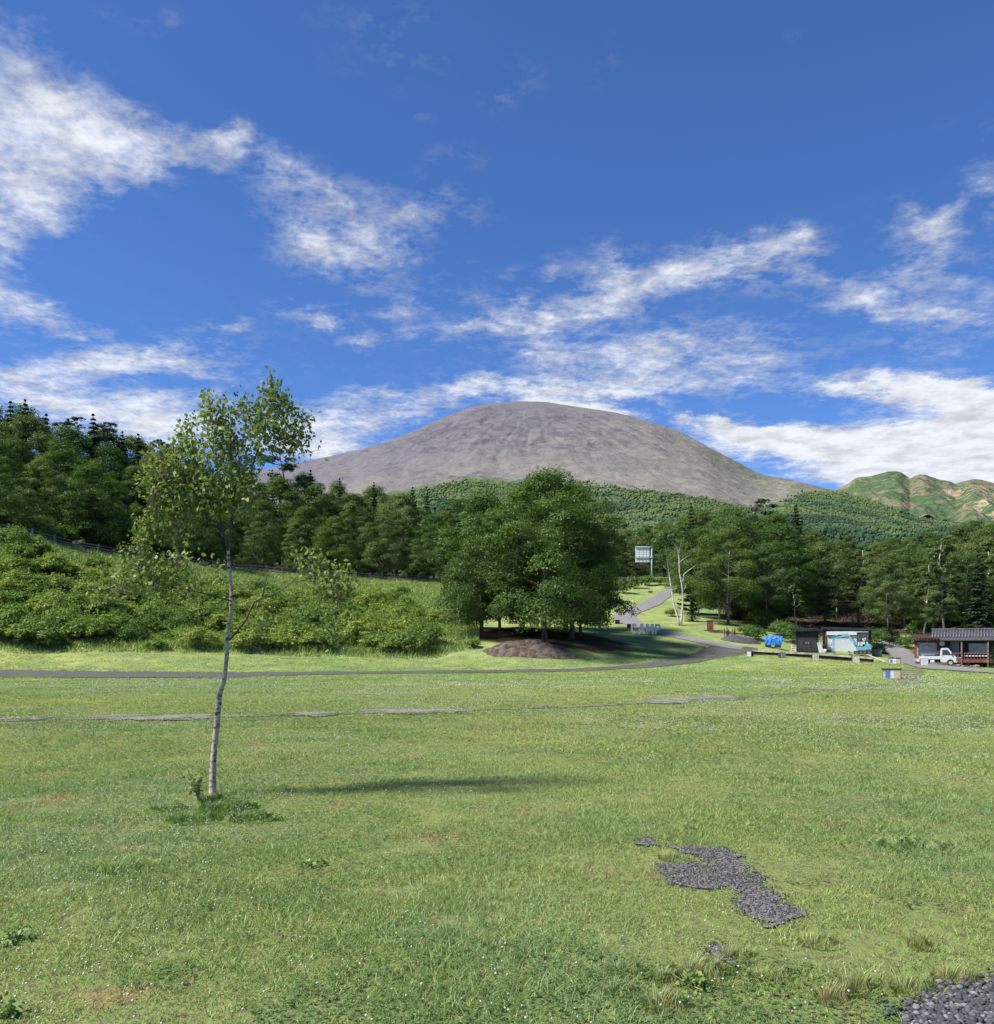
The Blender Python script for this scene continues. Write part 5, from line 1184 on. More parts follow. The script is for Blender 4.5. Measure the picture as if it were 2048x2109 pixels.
W_, BLU, TAN = (.46, .49, .52), (.08, .19, .34), (.40, .33, .22)
notice(1837, 1398.5, .92, .54, 'nearer low notice box with blue, white and tan posters beside the grey path patches', [(.13, .40, .12, .86, BLU), (.18, .35, .18, .45, (.30, .50, .62)), (.18, .35, .55, .8, (.25, .42, .58)), (.42, .64, .06, .90, W_), (.66, .97, .06, .92, TAN)])
notice(1843, 1367.5, .95, .52, 'farther low notice box with posters, near the end of the side path', [(.03, .33, .06, .94, W_), (.10, .30, .15, .72, (.08, .16, .40)), (.36, .62, .06, .94, (.64, .62, .58)), (.42, .56, .40, .58, (.12, .16, .34)), (.65, .96, .06, .94, TAN)])

# ------------------------------------------------------------------ retaining edge, platform
M_timber = pmat('weathered_timber', (.17, .13, .105), .85, var=.4, scale=2, bump=.01, stretch=(.4, 1, 1))
wp = [(1552, 1349, 86), (1612, 1353, 84.5), (1680, 1357, 83), (1763, 1363, 81.5), (1800, 1366.5, 80.5)]
root = empty('retaining_wall', on(1552, 87), 0, 'low dark timber retaining edge behind the numbered boxes', 'wall')
o = root.location.copy(); a = [Vector(((px - CX) / F * (D + 1.0), D + 1.0, 0)) for px, _, D in wp]; tz = [EYE + (HY - t) / F * (D + 1) for t, (_, _, D) in zip((1341.5, 1345, 1349, 1354.5, 1358), wp)]
vs = []; n = len(a)
for p, t_ in zip(a, tz):
    g = float(H(p.x, p.y)) - .35
    for q, zz in ((0, g), (0, t_), (4.5, t_), (4.5, g)): vs.append(Vector((p.x + q * .1, p.y + q, zz)) - o)
m = MB(); m.add(vs, [(i * 4 + j, i * 4 + (j + 1) % 4, (i + 1) * 4 + (j + 1) % 4, (i + 1) * 4 + j) for i in range(n - 1) for j in range(4)] + [(3, 2, 1, 0), tuple((n - 1) * 4 + j for j in range(4))])
m.build('wall_face', pmat('tarred_planks', (.050, .042, .040), .9, var=.4, scale=3), root)
m = MB()
for i in range(n - 1):
    p, q = a[i] - o, a[i + 1] - o; p.z = tz[i] - o.z + .05; q.z = tz[i + 1] - o.z + .05
    d = (q - p).normalized(); nrm = Vector((-d.y, d.x, 0)) * .16; e = q - d * .04
    m.add([p - nrm + Vector((0, 0, -.06)), p + nrm + Vector((0, 0, -.06)), e + nrm + Vector((0, 0, -.06)), e - nrm + Vector((0, 0, -.06)), p - nrm + Vector((0, 0, .08)), p + nrm + Vector((0, 0, .08)), e + nrm + Vector((0, 0, .08)), e - nrm + Vector((0, 0, .08))],
          [(0, 3, 2, 1), (4, 5, 6, 7), (0, 1, 5, 4), (1, 2, 6, 5), (2, 3, 7, 6), (3, 0, 4, 7)])
m.build('cap_beam', pmat('cap_timber', (.36, .30, .23), .85, var=.35, scale=2), root)
# ramp planks at its right end
for k, (dx_, rz, lb) in enumerate([(0, -.5, 'upper pale plank sloping down from the platform right of the excavator'), (.35, -.42, 'lower pale plank sloping to the grass beside the other one')]):
    x, y, z = on(1786 + 4 * k, 82 + k); root = empty('ramp_plank', (x, y, z), 0, lb, 'plank', 'ramp planks')
    m = MB(); m.tube([(0, 0, .72 - .1 * k), (1.15, -1.2, .02)], .05, 4); m.build('plank', pmat('pale_plank', (.42, .38, .32), .8), root)
PZ = EYE + (HY - 1347) / F * 97   # platform level
def local(px, py, D): return ((px - CX) / F * D, D, EYE + (HY - py) / F * D)
# the level yard the sheds stand on
px0 = [(1560, 100), (1640, 99), (1720, 97.5), (1800, 96)]
# ------------------------------------------------------------------ blue tarp over a stack
x, y, z = local(1594, 1331, 99); K = 99 / F; z = float(H(x, y))
root = empty('tarp_stack', (x, y, z), face(x, y), 'bright blue tarp tied over a stack raised on blocks', 'tarp stack')
m = MB(); w2 = 17.5 * K; nx, nz = 14, 6; vs = []; fs = []; rr_ = random.Random(4)
z0, z1 = max(.2, EYE + (HY - 1328) / F * 99 - z), EYE + (HY - 1309.5) / F * 99 - z
prof_ = [(-.62, z0), (-.66, (z0 + z1) / 2), (-.58, z1 - .08), (-.45, z1), (0, z1 + .04), (.45, z1), (.6, z1 - .1), (.62, z0)]
for i in range(nx + 1):
    u = -1 + 2 * i / nx; e = 1 - .06 * abs(u) ** 6
    for (yy_, zz) in prof_: vs.append((u * w2 + rr_.uniform(-.02, .02), yy_ * e + rr_.uniform(-.04, .04), zz + rr_.uniform(-.03, .03) - (.12 * u * u if zz > z0 + .2 else 0)))
n = len(prof_); fs = [(i * n + j, i * n + j + 1, (i + 1) * n + j + 1, (i + 1) * n + j) for i in range(nx) for j in range(n - 1)] + [tuple(range(n)), tuple(nx * n + j for j in range(n - 1, -1, -1))]
m.add(vs, fs); m.build('tarp', pmat('blue_tarp', (.030, .20, .62), .45, var=.2, scale=3, bump=.04), root)
for sx in (-.62, .45):
    m = MB(); m.box(sx * w2 - .35, sx * w2 + .35, -.45, .45, -.2, z0 + .03); m.build('block', pmat('block_stone', (.20, .15, .13), .9), root)
m = MB(); m.tube([(-w2 - .05, -.67, z0 + .05), (-w2 * .5, -.69, z1 - .15), (0, -.69, z1 - .3), (w2 * .5, -.69, z1 - .12), (w2 + .05, -.66, z0 + .1)], .02, 4); m.build('tie_rope', M_white, root)
x, y, z = on(1594, 112); root = empty('old_stump', (x, y, z), 0, 'pale cut stump standing behind the blue tarp', 'stump')
m = MB(); m.tube([(0, 0, -.3), (0, 0, .25), (.02, 0, .95)], [.62, .50, .44], 12); m.build('stump_body', M_barkgrey, root, smooth=True); m = MB(); m.disc(0, 0, .42, -.02, .02, 16)
# stakes
for k, (px, h_, w_) in enumerate([(1493, .95, .09), (1498, 1.15, .08), (1501, .8, .10), (1509, .9, .09), (1513, 1.0, .11)]):
    x, y, z = hit(px, 1311); root = empty('timber_stake', (x, y, z), 0, ['leftmost short', 'tallest', 'stubby', 'fourth leaning', 'rightmost dark'][k] + ' timber stake of the row left of the gravel heap', 'stake', 'timber stakes left of the gravel heap')
    m = MB(); m.tube([(0, 0, -.2), (.03 * (k - 2), 0, h_)], [w_, w_ * .9], 7); m.build('stake', [M_wood, M_barkgrey][k % 2], root)
# brown notice post
x, y, z = hit(1464, 1299); root = empty('notice_post', (x, y, z), face(x, y), 'reddish brown wooden notice post on a slab beside the leaning birch', 'notice post')
m = MB(); m.box(-.44, .30, -.10, .10, 0, 1.22); m.build('board', M_redbrown, root); m = MB(); m.box(.305, .42, -.14, .14, -.1, 1.05); m.build('post', M_wood, root); m = MB(); m.box(-.75, .8, -.5, .4, -.15, .06); m.build('slab', M_earth, root); m = MB(); m.box(-.50, .36, -.15, .15, 1.22, 1.28); m.build('cap', M_redbrown, root)
# ------------------------------------------------------------------ black shed
def frame_at(px, py, D):
    x, y, z = local(px, py, D); return x, y, z, face(x, y)
x, y, z, rz = frame_at(1663, 1344, 99); K = 99 / F
root = empty('black_shed', (x, y, z), rz + .05, 'black charred-board shed with double doors left of the shutter garage', 'shed')
w2 = 21.5 * K; hh = 44 * K
m = MB(); m.box(-w2, w2, .02, 2.2, -.9, hh); m.build('wall', M_darkwood, root)
for s in (-1, 1):
    m = MB(); m.box(min(s * .02, s * (w2 - .18)), max(s * .02, s * (w2 - .18)), -.035, .018, .12, hh - .28); d_ = m.build('door', pmat('door_boards', (.045, .045, .052), .8, var=.5, scale=2, stretch=(7, 1, .3)), root)
    m = MB()
    for q in range(1, 6):
        xx = s * (.02 + (w2 - .2) * q / 6); m.box(xx - .012, xx + .012, -.05, -.037, .12, hh - .28)
    m.build('batten', M_darkwood, d_); m = MB(); m.box(min(s * .08, s * .14), max(s * .08, s * .14), -.08, -.052, 1.0, 1.2); m.build('handle', M_steel, d_)
m = MB(); m.box(-w2 - .05, w2 + .05, -.05, .017, hh - .26, hh - .14); m.box(-w2 - .03, -w2 + .14, -.05, .016, -.3, hh - .27); m.box(w2 - .14, w2 + .03, -.05, .016, -.3, hh - .27); m.build('door_frame', M_darkwood, root)
m = MB(); m.add([(-w2 - .6, -.45, hh + .10), (w2 + .15, -.45, hh - .02), (w2 + .15, 2.6, hh + .30), (-w2 - .6, 2.6, hh + .42), (-w2 - .6, -.45, hh + .17), (w2 + .15, -.45, hh + .05), (w2 + .15, 2.6, hh + .37), (-w2 - .6, 2.6, hh + .49)], [(0, 3, 2, 1), (4, 5, 6, 7), (0, 1, 5, 4), (1, 2, 6, 5), (2, 3, 7, 6), (3, 0, 4, 7)])
for q in range(11): xx = -w2 - .55 + q * .28; m.box(xx, xx + .09, -.47, 2.6, hh + .175, hh + .235)
m.build('roof', M_black, root)
for s in (-.6, .55):
    m = MB(); m.box(s * w2 - .25, s * w2 + .25, -.2, .0, -.14, -.02); m.build('door_stone', M_stone, root)
# ------------------------------------------------------------------ shutter garage
x, y, z, rz = frame_at(1745, 1347, 101); K = 101 / F
root = empty('shutter_garage', (x, y, z), rz + .03, 'garage with a wide white roller shutter behind the excavator', 'garage')
xl, xr, hh = -39 * K, 40 * K, 47 * K
m = MB(); m.box(xl - .42, xr + .35, .06, 4.2, -.8, hh + .12); m.build('wall', M_black, root)
m = MB(); m.prism([(xl, .0), (xr, .0)] + [(xr, hh * .80), (xl, hh * .80)], .0, .055); sh = m.build('shutter', pmat('shutter_white', (.58, .59, .62), .5, var=.03, scale=1), root)
m = MB()
for q in range(22): zz = .06 + q * hh * .80 / 22; m.box(xl + .02, xr - .02, -.012, -.002, zz, zz + .02)
m.build('shutter_groove', pmat('groove_grey', (.50, .51, .54), .6), sh)
m = MB(); m.box(xl - .02, xr + .02, -.22, .056, hh * .83, hh - .02); m.build('shutter_housing', M_white, root)
m = MB(); m.box(xl - .16, xl - .022, -.10, .05, -.4, hh + .02); m.build('door_frame', M_redbrown, root)
m = MB(); m.add([(xl - .6, -.28, hh + .22), (xr + .6, -.28, hh - .02), (xr + .6, 4.5, hh + .30), (xl - .6, 4.5, hh + .55), (xl - .6, -.28, hh + .32), (xr + .6, -.28, hh + .08), (xr + .6, 4.5, hh + .40), (xl - .6, 4.5, hh + .65)], [(0, 3, 2, 1), (4, 5, 6, 7), (0, 1, 5, 4), (1, 2, 6, 5), (2, 3, 7, 6), (3, 0, 4, 7)]); m.build('roof', M_black, root)
m = MB(); m.box(xl - 1.2, xr + 1., -1.9, .0, -.75, -.06); m.build('floor_slab', pmat('concrete', (.20, .185, .165), .9, var=.3, scale=3), root)
# leaning white boards, buckets, crates
for k, (px, lb) in enumerate([(1688, 'white board leaning on the black shed, left one of three'), (1691.5, 'middle white board leaning beside the black shed'), (1696, 'right white board leaning outward beside the black shed')]):
    x, y, z = local(px, 1344.5, 98.3); root = empty('leaning_board', (x, y, z), 0, lb, 'board', 'white boards leaning by the black shed')
    m = MB(); m.add([(-.09, -.25, 0), (.09, -.25, 0), (-.05 - .14 * k, .05, 1.15), (-.23 - .14 * k, .05, 1.15), (-.09, -.21, 0), (.09, -.21, 0), (-.05 - .14 * k, .09, 1.15), (-.23 - .14 * k, .09, 1.15)], [(0, 1, 2, 3), (7, 6, 5, 4), (0, 4, 5, 1), (1, 5, 6, 2), (2, 6, 7, 3), (3, 7, 4, 0)]); m.build('board', M_white, root)
x, y, z = local(1700.5, 1344.5, 98.2); root = empty('white_bucket', (x, y, z), 0, 'white plastic bucket standing left of the roller shutter', 'bucket')
m = MB(); m.tube([(0, 0, 0), (0, 0, .40)], [.13, .17], 14); m.build('bucket_body', M_white, root, smooth=True); m = MB(); m.tube([(0, 0, .40), (0, 0, .425)], [.18, .18], 14); m.build('lid', M_white, root)
x, y, z = local(1697, 1337, 99.5); root = empty('red_can', (x, y, z), 0, 'red can with a pale lid behind the white bucket', 'can')
m = MB(); m.tube([(0, 0, 0), (0, 0, .42)], .16, 12); m.build('can_body', pmat('red_paint', (.40, .03, .03), .5), root, smooth=True); m = MB(); m.tube([(0, 0, .42), (0, 0, .52)], [.12, .08], 12); m.build('lid', M_white, root); m = MB(); m.box(-.15, .15, -.15, .15, -.6, -.003); m.build('pedestal', M_black, root)
M_crate = pmat('pale_crate', (.55, .53, .42), .7, var=.15)
for k, lb in enumerate(['bottom', 'middle', 'topmost']):
    x, y, z = local(1634 + k * .8, 1342 - 4.6 * k, 98.6); root = empty('fish_crate', (x, y, z), face(x, y) + .1 * k, f'{lb} pale crate of the stack left of the black shed', 'crate', 'stack of pale crates left of the black shed')
    m = MB(); m.box(-.34 + .06 * k, .34 - .06 * k, -.25, .25, .003, .05); m.box(-.34 + .06 * k, -.30 + .06 * k, -.25, .25, .05, .24); m.box(.30 - .06 * k, .34 - .06 * k, -.25, .25, .05, .24); m.box(-.30 + .06 * k, .30 - .06 * k, -.25, -.21, .05, .24); m.box(-.30 + .06 * k, .30 - .06 * k, .21, .25, .05, .24); m.build('crate_body', M_crate, root)
    m = MB(); m.box(-.22, .22, -.258, -.2505, .10, .16); m.build('grip_slot', M_black, root)
# grey bin
x, y, z = hit(1807, 1352); root = empty('concrete_ring', (x, y, z), 0, 'round grey concrete tub right of the excavator', 'tub')
m = MB(); m.tube([(0, 0, -.2), (0, 0, .78)], [.52, .52], 22); m.build('tub_body', M_stone, root, smooth=True); m = MB(); m.tube([(0, 0, .78), (0, 0, .84)], [.56, .56], 22); m.build('lid', pmat('lid_grey', (.12, .12, .12), .7), root)
# ------------------------------------------------------------------ mini excavator
x, y, z = local(1778, 1348, 95.5); root = empty('mini_excavator', (x, y, z), face(x, y), 'turquoise mini excavator with black cab, arm folded down in front of the white shutter', 'excavator')
M_turqd = pmat('turquoise_dark', (.06, .30, .40), .5)
for yy_ in (-.55, .55):
    pl = [(.95 * math.cos(a) * (1 if abs(math.cos(a)) < .6 else 1), .22 + .22 * math.sin(a)) for a in np.linspace(0, 2 * math.pi, 24)[:-1]]
    pl = [(px_ * 1.0, pz_) for px_, pz_ in pl]; pl = [(max(-.95, min(.95, px_ * 1.35)), pz_) for px_, pz_ in pl]
    m = MB(); m.prism(pl, yy_ - .14, yy_ + .14); t_ = m.build('track', M_rubber, root)
    m = MB()
    for q in (-.62, -.2, .2, .62): m.disc(q, .2, .13, yy_ - .17, yy_ - .142, 14)
    m.build('roller', pmat('roller_grey', (.10, .10, .10), .6), t_)
m = MB(); m.box(-.5, .5, -.4, .4, .18, .46); m.build('undercarriage', M_black, root)
m = MB(); m.prism([(-.72, .02), (-.60, .02), (-.52, .30), (-.62, .42), (-.80, .36)], -.72, .72); m.box(-.6, -.3, -.1, .1, .18, .26); b_ = m.build('dozer_blade', pmat('blade_grey', (.16, .17, .20), .6), root); b_.location.x = -.75
m = MB(); m.prism([(-.70, .50), (.78, .50), (.86, .62), (.86, 1.02), (.66, 1.16), (.30, 1.12), (.10, .82), (-.70, .80)], -.65, .65); m.build('engine_body', M_turq, root, bevel=.02)
m = MB(); m.box(.30, .88, -.66, .66, .44, .56); m.build('counterweight', M_redbrown, root)
cz0, cz1 = .82, 2.30
for (a, b, c, d_) in ((-.62, -.54, -.62, -.54), (.52, .60, -.62, -.54), (-.62, -.54, .30, .38), (.52, .60, .30, .38)):
    m = MB(); m.box(a, b, c, d_, cz0, cz1); m.build('cab_pillar', M_black, root)
m = MB(); m.prism([(-.66, cz1), (.64, cz1), (.60, cz1 + .12), (-.56, cz1 + .14)], -.66, .42); m.build('cab_roof', M_black, root)
m = MB(); m.box(-.54, .52, -.60, -.585, 1.42, cz1 - .02); m.build('side_window', pmat('cab_glass', (.07, .075, .08), .35, spec=.4, var=.5, scale=4), root)
m = MB(); m.box(-.54, .52, -.61, -.584, 1.36, 1.42); m.box(-.54, .52, -.60, .36, .83, .90); m.box(-.60, -.585, -.55, .3, .9, cz1); m.build('cab_frame', M_black, root)
m = MB(); m.box(-.05, .35, -.35, .1, .90, 1.12); m.box(.22, .35, -.35, .1, 1.12, 1.62); m.build('seat', M_black, root)
m = MB(); m.tube([(-.35, -.2, .85), (-.3, -.2, 1.35)], .02, 5); m.tube([(-.3, .1, .85), (-.27, .1, 1.3)], .02, 5); m.build('lever', M_steel, root)
for q in ((.0, 1.66), (.22, 1.74), (.1, 1.50)):
    m = MB(); m.disc(q[0], q[1], .085, -.625, -.61, 12); m.build('sticker', M_white, root)
def bar(pts, w_, dp, n=None):
    m = MB(); P = [Vector((p[0], 0, p[1])) for p in pts]; up = []; lo = []
    for i, p in enumerate(P):
        t_ = (P[min(i + 1, len(P) - 1)] - P[max(0, i - 1)]).normalized(); nn = Vector((-t_.z, 0, t_.x)); ww = w_[i] if hasattr(w_, '__len__') else w_
        up.append((p.x + nn.x * ww / 2, p.z + nn.z * ww / 2)); lo.append((p.x - nn.x * ww / 2, p.z - nn.z * ww / 2))
    for i in range(len(P) - 1):
        m.prism([up[i], up[i + 1], lo[i + 1], lo[i]], -dp / 2 + (.0015 * (i % 2)), dp / 2 - .0015 * (i % 2))
    return m
yb = -.15
o_ = bar([(-.60, .85), (-.95, 1.45), (-1.28, 1.95), (-1.45, 2.07), (-1.75, 2.06), (-2.3, 1.97), (-2.95, 1.78)], [.16, .19, .22, .22, .19, .16, .13], .2).build('boom', M_turq, root); o_.location.y = yb
o_ = bar([(-3.12, 1.90), (-3.0, 1.72), (-2.98, 1.1), (-2.92, .42)], [.10, .18, .14, .10], .16).build('dipper_arm', M_turq, root); o_.location.y = yb
m = MB(); m.tube([(-.62, yb - .18, .75), (-1.15, yb - .18, 1.42)], .05, 8); m.tube([(-1.15, yb - .18, 1.42), (-1.42, yb - .18, 1.86)], .03, 8); m.build('boom_cylinder', M_turqd, root, smooth=True)
m = MB(); m.tube([(-1.5, yb, 2.26), (-2.3, yb, 2.22)], .05, 8); m.tube([(-2.3, yb, 2.22), (-3.08, yb, 1.98)], .03, 8); m.build('arm_cylinder', M_turqd, root, smooth=True)
m = MB(); m.tube([(-3.2, yb, 1.62), (-3.2, yb, .95)], .045, 8); m.tube([(-3.2, yb, .95), (-3.12, yb, .40)], .028, 8); m.build('bucket_cylinder', M_steel, root, smooth=True)
o_ = bar([(-3.16, .45), (-3.05, .20), (-2.82, .02), (-2.50, -.05)], [.12, .20, .18, .05], .5).build('bucket', pmat('bucket_steel', (.20, .19, .18), .6, .3), root); o_.location.y = yb
m = MB(); m.tube([(-1.3, yb - .14, 2.12), (-1.0, yb - .16, 1.7), (-.65, yb - .16, 1.2)], .025, 6); m.build('hose', M_rubber, root)

# ------------------------------------------------------------------ small white truck
x, y, z = on(1932, 90.5); root = empty('kei_truck', (x, y, z), face(x, y) - .03, 'small white pickup truck with an open flat bed, parked facing the shop', 'truck')
M_truck = pmat('truck_white', (.47, .50, .51), .3, var=.04, spec=.5); WY = .70
cab = [(.28, .42), (.28, 1.70), (.36, 1.78), (.86, 1.80), (1.02, 1.74), (1.50, 1.04), (1.66, .92), (1.72, .62), (1.70, .34), (1.52, .30), (1.48, .52), (1.30, .64), (1.08, .62), (.90, .48), (.86, .32), (.40, .32)]
m = MB(); m.prism(cab, -WY, WY); m.build('cab', M_truck, root, bevel=.012)
for s in (-1, 1):
    yo = s * (WY + .004); m = MB(); m.prism([(.44, 1.08), (.44, 1.60), (.86, 1.62), (.98, 1.56), (1.26, 1.10), (1.2, 1.06)], min(yo, yo + s * .01), max(yo, yo + s * .01)); m.build('side_window', M_glass, root)
    m = MB(); yo = s * (WY + .003)
    for a_, b_ in (((.38, .42), (.38, 1.66)), ((.38, 1.66), (.88, 1.67)), ((.88, 1.67), (1.30, 1.04)), ((1.30, 1.04), (1.12, .66)), ((.38, .42), (.86, .42))): m.tube([(a_[0], yo, a_[1]), (b_[0], yo, b_[1])], .008, 4)
    dr = m.build('door', pmat('door_seam', (.30, .33, .34), .5), root); m = MB(); m.box(.44, .56, min(yo, yo + s * .03), max(yo, yo + s * .03), .98, 1.01); m.build('handle', M_black, dr)
    m = MB(); m.box(1.26, 1.36, min(s * .70, s * .86), max(s * .70, s * .86), 1.08, 1.26); m.build('mirror', M_black, root)
    m = MB(); m.box(1.60, 1.715, min(s * .42, s * .66), max(s * .42, s * .66), .60, .76); m.build('headlight', pmat('lamp_glass', (.6, .62, .62), .15, spec=.8), root)
m = MB(); m.add([(1.055, -.60, 1.70), (1.055, .60, 1.70), (1.50, .62, 1.06), (1.50, -.62, 1.06), (1.035, -.60, 1.69), (1.035, .60, 1.69), (1.48, .62, 1.05), (1.48, -.62, 1.05)], [(0, 1, 2, 3), (7, 6, 5, 4), (0, 4, 5, 1), (1, 5, 6, 2), (2, 6, 7, 3), (3, 7, 4, 0)]); m.build('windscreen', M_glass, root)
m = MB(); m.box(1.66, 1.76, -.68, .68, .30, .44); m.build('bumper', M_truck, root)
m = MB(); m.box(-1.70, .25, -.72, .72, .64, .70); bd = m.build('cargo_bed', M_truck, root)
m = MB(); m.box(-1.72, .25, -.74, -.705, .66, .96); m.build('side_gate', M_truck, bd); m = MB(); m.box(-1.72, .25, .705, .74, .66, .96); m.build('side_gate', M_truck, bd); m = MB(); m.box(-1.74, -1.705, -.70, .70, .66, .96); m.build('tail_gate', M_truck, bd)
m = MB(); m.box(-1.2, .10, -.698, -.64, .96, 1.06); m.build('gate_rail', M_black, bd)
m = MB(); m.tube([(.235, -.62, .98), (.235, -.62, 1.5), (.235, .62, 1.5), (.235, .62, .98)], .025, 6); m.build('headboard_guard', M_steel, root)
m = MB(); m.box(-1.60, .84, -.50, .50, .34, .58); m.build('chassis', M_black, root)
m = MB(); m.box(-.66, -.28, -.70, -.52, .36, .56); m.build('tool_case', M_white, root)
for wx in (-1.02, 1.20):
    for s in (-1, 1):
        yo = s * .66; m = MB(); m.disc(wx, .27, .27, yo - .075, yo + .075, 24); w_ = m.build('wheel', M_rubber, root)
        m = MB(); m.disc(wx, .27, .17, yo + s * .077 - .006, yo + s * .077 + .006, 20); m.build('rim', pmat('rim_silver', (.52, .53, .53), .35, .5), w_); m = MB(); m.disc(wx, .27, .07, yo + s * .086 - .002, yo + s * .086 + .006, 12); m.build('hub', M_steel, w_)
m = MB(); m.add([(-1.36, -.72, .5), (-.68, -.72, .5), (-.72, -.72, .62), (-1.32, -.72, .62), (-1.36, -.60, .5), (-.68, -.60, .5), (-.72, -.60, .62), (-1.32, -.60, .62)], [(0, 1, 2, 3), (7, 6, 5, 4), (0, 4, 5, 1), (1, 5, 6, 2), (2, 6, 7, 3), (3, 7, 4, 0)]); m.build('mudguard', M_black, root)
zb = Vector((x, y, z)); mrot = Matrix.Rotation(root.rotation_euler.z, 3, 'Z')
p = zb + mrot @ Vector((-.05, -.25, .703)); rt = empty('black_drum', p, 0, 'round black drum standing on the truck bed behind the cab', 'drum')
m = MB(); m.tube([(0, 0, 0), (0, 0, .44), (0, 0, .50)], [.20, .20, .12], 14); m.build('drum_body', M_rubber, rt, smooth=True); m = MB(); m.tube([(-.1, 0, .5), (-.1, 0, .56), (.1, 0, .56), (.1, 0, .5)], .015, 5); m.build('handle', M_steel, rt)

# ------------------------------------------------------------------ tiled building with veranda
SD = 97.; K = SD / F; x, y, z = local(1985, 1370, SD); root = empty('shop_building', (x, y, z), face(x, y) - .02, 'low wooden building with a grey tiled roof, veranda and a white panelled wing', 'building')
def lx(px): return (px - 1985) * K
def lz(py): return (1370 - py) * K
M_tile = pmat('roof_tile', (.060, .062, .072), .5, var=.3, scale=3)
e0, e1 = lx(1926), lx(2078)
ez, rzg = lz(1312.5), lz(1297)
m = MB(); m.prism([(-.95, ez), (.95, rzg), (2.9, ez + .2), (2.9, ez + .08), (.95, rzg - .12), (-.95, ez - .12)], e0, e1)
m.v = [(b, a, c) for a, b, c in m.v]
rf = m.build('roof', M_tile, root)
m = MB()
for q in range(int((e1 - e0) / .30)):
    xx = e0 + .16 + q * .30; m.tube([(xx, -1.0, ez + .03), (xx, .93, rzg + .03)], .075, 6)
m.build('tile_ridge', pmat('roof_tile_light', (.10, .105, .12), .45, var=.2), rf, smooth=True)
m = MB(); m.tube([(e0 - .05, .95, rzg + .06), (e1 + .05, .95, rzg + .06)], .13, 8); m.build('ridge_cap', M_tile, rf)
m = MB(); m.box(e0 + .05, e1, -1.02, -.955, ez - .36, ez - .02); m.build('fascia', pmat('fascia_grey', (.09, .092, .10), .7), root)
m = MB(); m.box(lx(1932), e1, -.92, -.72, lz(1320.5), lz(1317.5)); m.build('lintel', pmat('dark_red', (.13, .03, .03), .7), root)
m = MB(); m.box(lx(1938), e1 - .3, .62, 3.2, -.6, lz(1313)); m.build('wall', M_darkwood, root)
m = MB(); m.box(lx(1939), lx(1961), -.30, .615, -.2, lz(1318)); m.build('porch_wall', pmat('wall_black', (.022, .022, .03), .7), root)
m = MB(); m.disc(lx(1946), lz(1325.5), .27, -.36, -.31, 26); m.disc(lx(1946), lz(1320.5), .15, -.355, -.312, 18); sg = m.build('round_sign', M_white, root)
m = MB()
for q in (-.07, 0, .07): m.disc(lx(1946) + q, lz(1324.5) + (.03 if q == 0 else 0), .028, -.368, -.362, 8)
m.prism([(lx(1946) - .12, lz(1327.5)), (lx(1946) + .12, lz(1327.5)), (lx(1946) + .12, lz(1327)), (lx(1946) - .12, lz(1327))], -.367, -.3625); m.build('sign_mark', pmat('mark_grey', (.25, .35, .33), .7), sg)
m = MB(); m.box(lx(1961), lx(1977), .20, .612, .45, lz(1319.5)); m.build('corrugated_panel', pmat('corrugated_grey', (.20, .21, .23), .6, var=.3, scale=2, stretch=(14, 1, .2)), root)
m = MB(); m.box(lx(1994.5), lx(2030), .52, .618, lz(1347), lz(1325)); fr_ = m.build('window', pmat('window_frame', (.34, .34, .34), .6), root)
m = MB(); m.box(lx(1997), lx(2028), .50, .517, lz(1345), lz(1327)); m.build('pane', pmat('mirror_glass', (.05, .065, .065), .05, spec=1., var=.9, scale=1.6), fr_)
for px_ in (1982, 2029, 2074):
    m = MB(); m.box(lx(px_) - .075, lx(px_) + .075, -.88, -.73, -.4, lz(1320.6)); m.build('veranda_post', pmat('post_brown', (.20, .125, .095), .75, var=.3), root)
    m = MB(); m.box(lx(px_) - .16, lx(px_) + .16, -.96, -.65, -.55, -.402); m.build('post_foot', M_stone, root)
m = MB(); m.box(lx(1962), e1 - .2, -.70, .60, lz(1360.5), lz(1358.2)); m.box(lx(1962), e1 - .2, -.76, -.703, lz(1364.5), lz(1359)); m.build('deck', M_redbrown, root)
m = MB(); m.box(lx(1963), lx(2035), -.70, -.66, lz(1346), lz(1344.6)); m.box(lx(1983.5), lx(2073), -.72, -.68, lz(1357.5), lz(1356.7)); m.build('rail', pmat('rail_brown', (.19, .09, .07), .75), root)
for q in range(13):
    px_ = 1964 + q * 5.8
    m = MB(); m.box(lx(px_) - .02, lx(px_) + .02, -.70, -.665, lz(1358), lz(1346)); m.build('baluster', pmat('rail_brown', (.19, .09, .07)), root)
m = MB(); m.box(lx(1984.5), lx(2036), -.60, -.30, lz(1351.8), lz(1349.8)); m.build('counter_board', M_white, root)
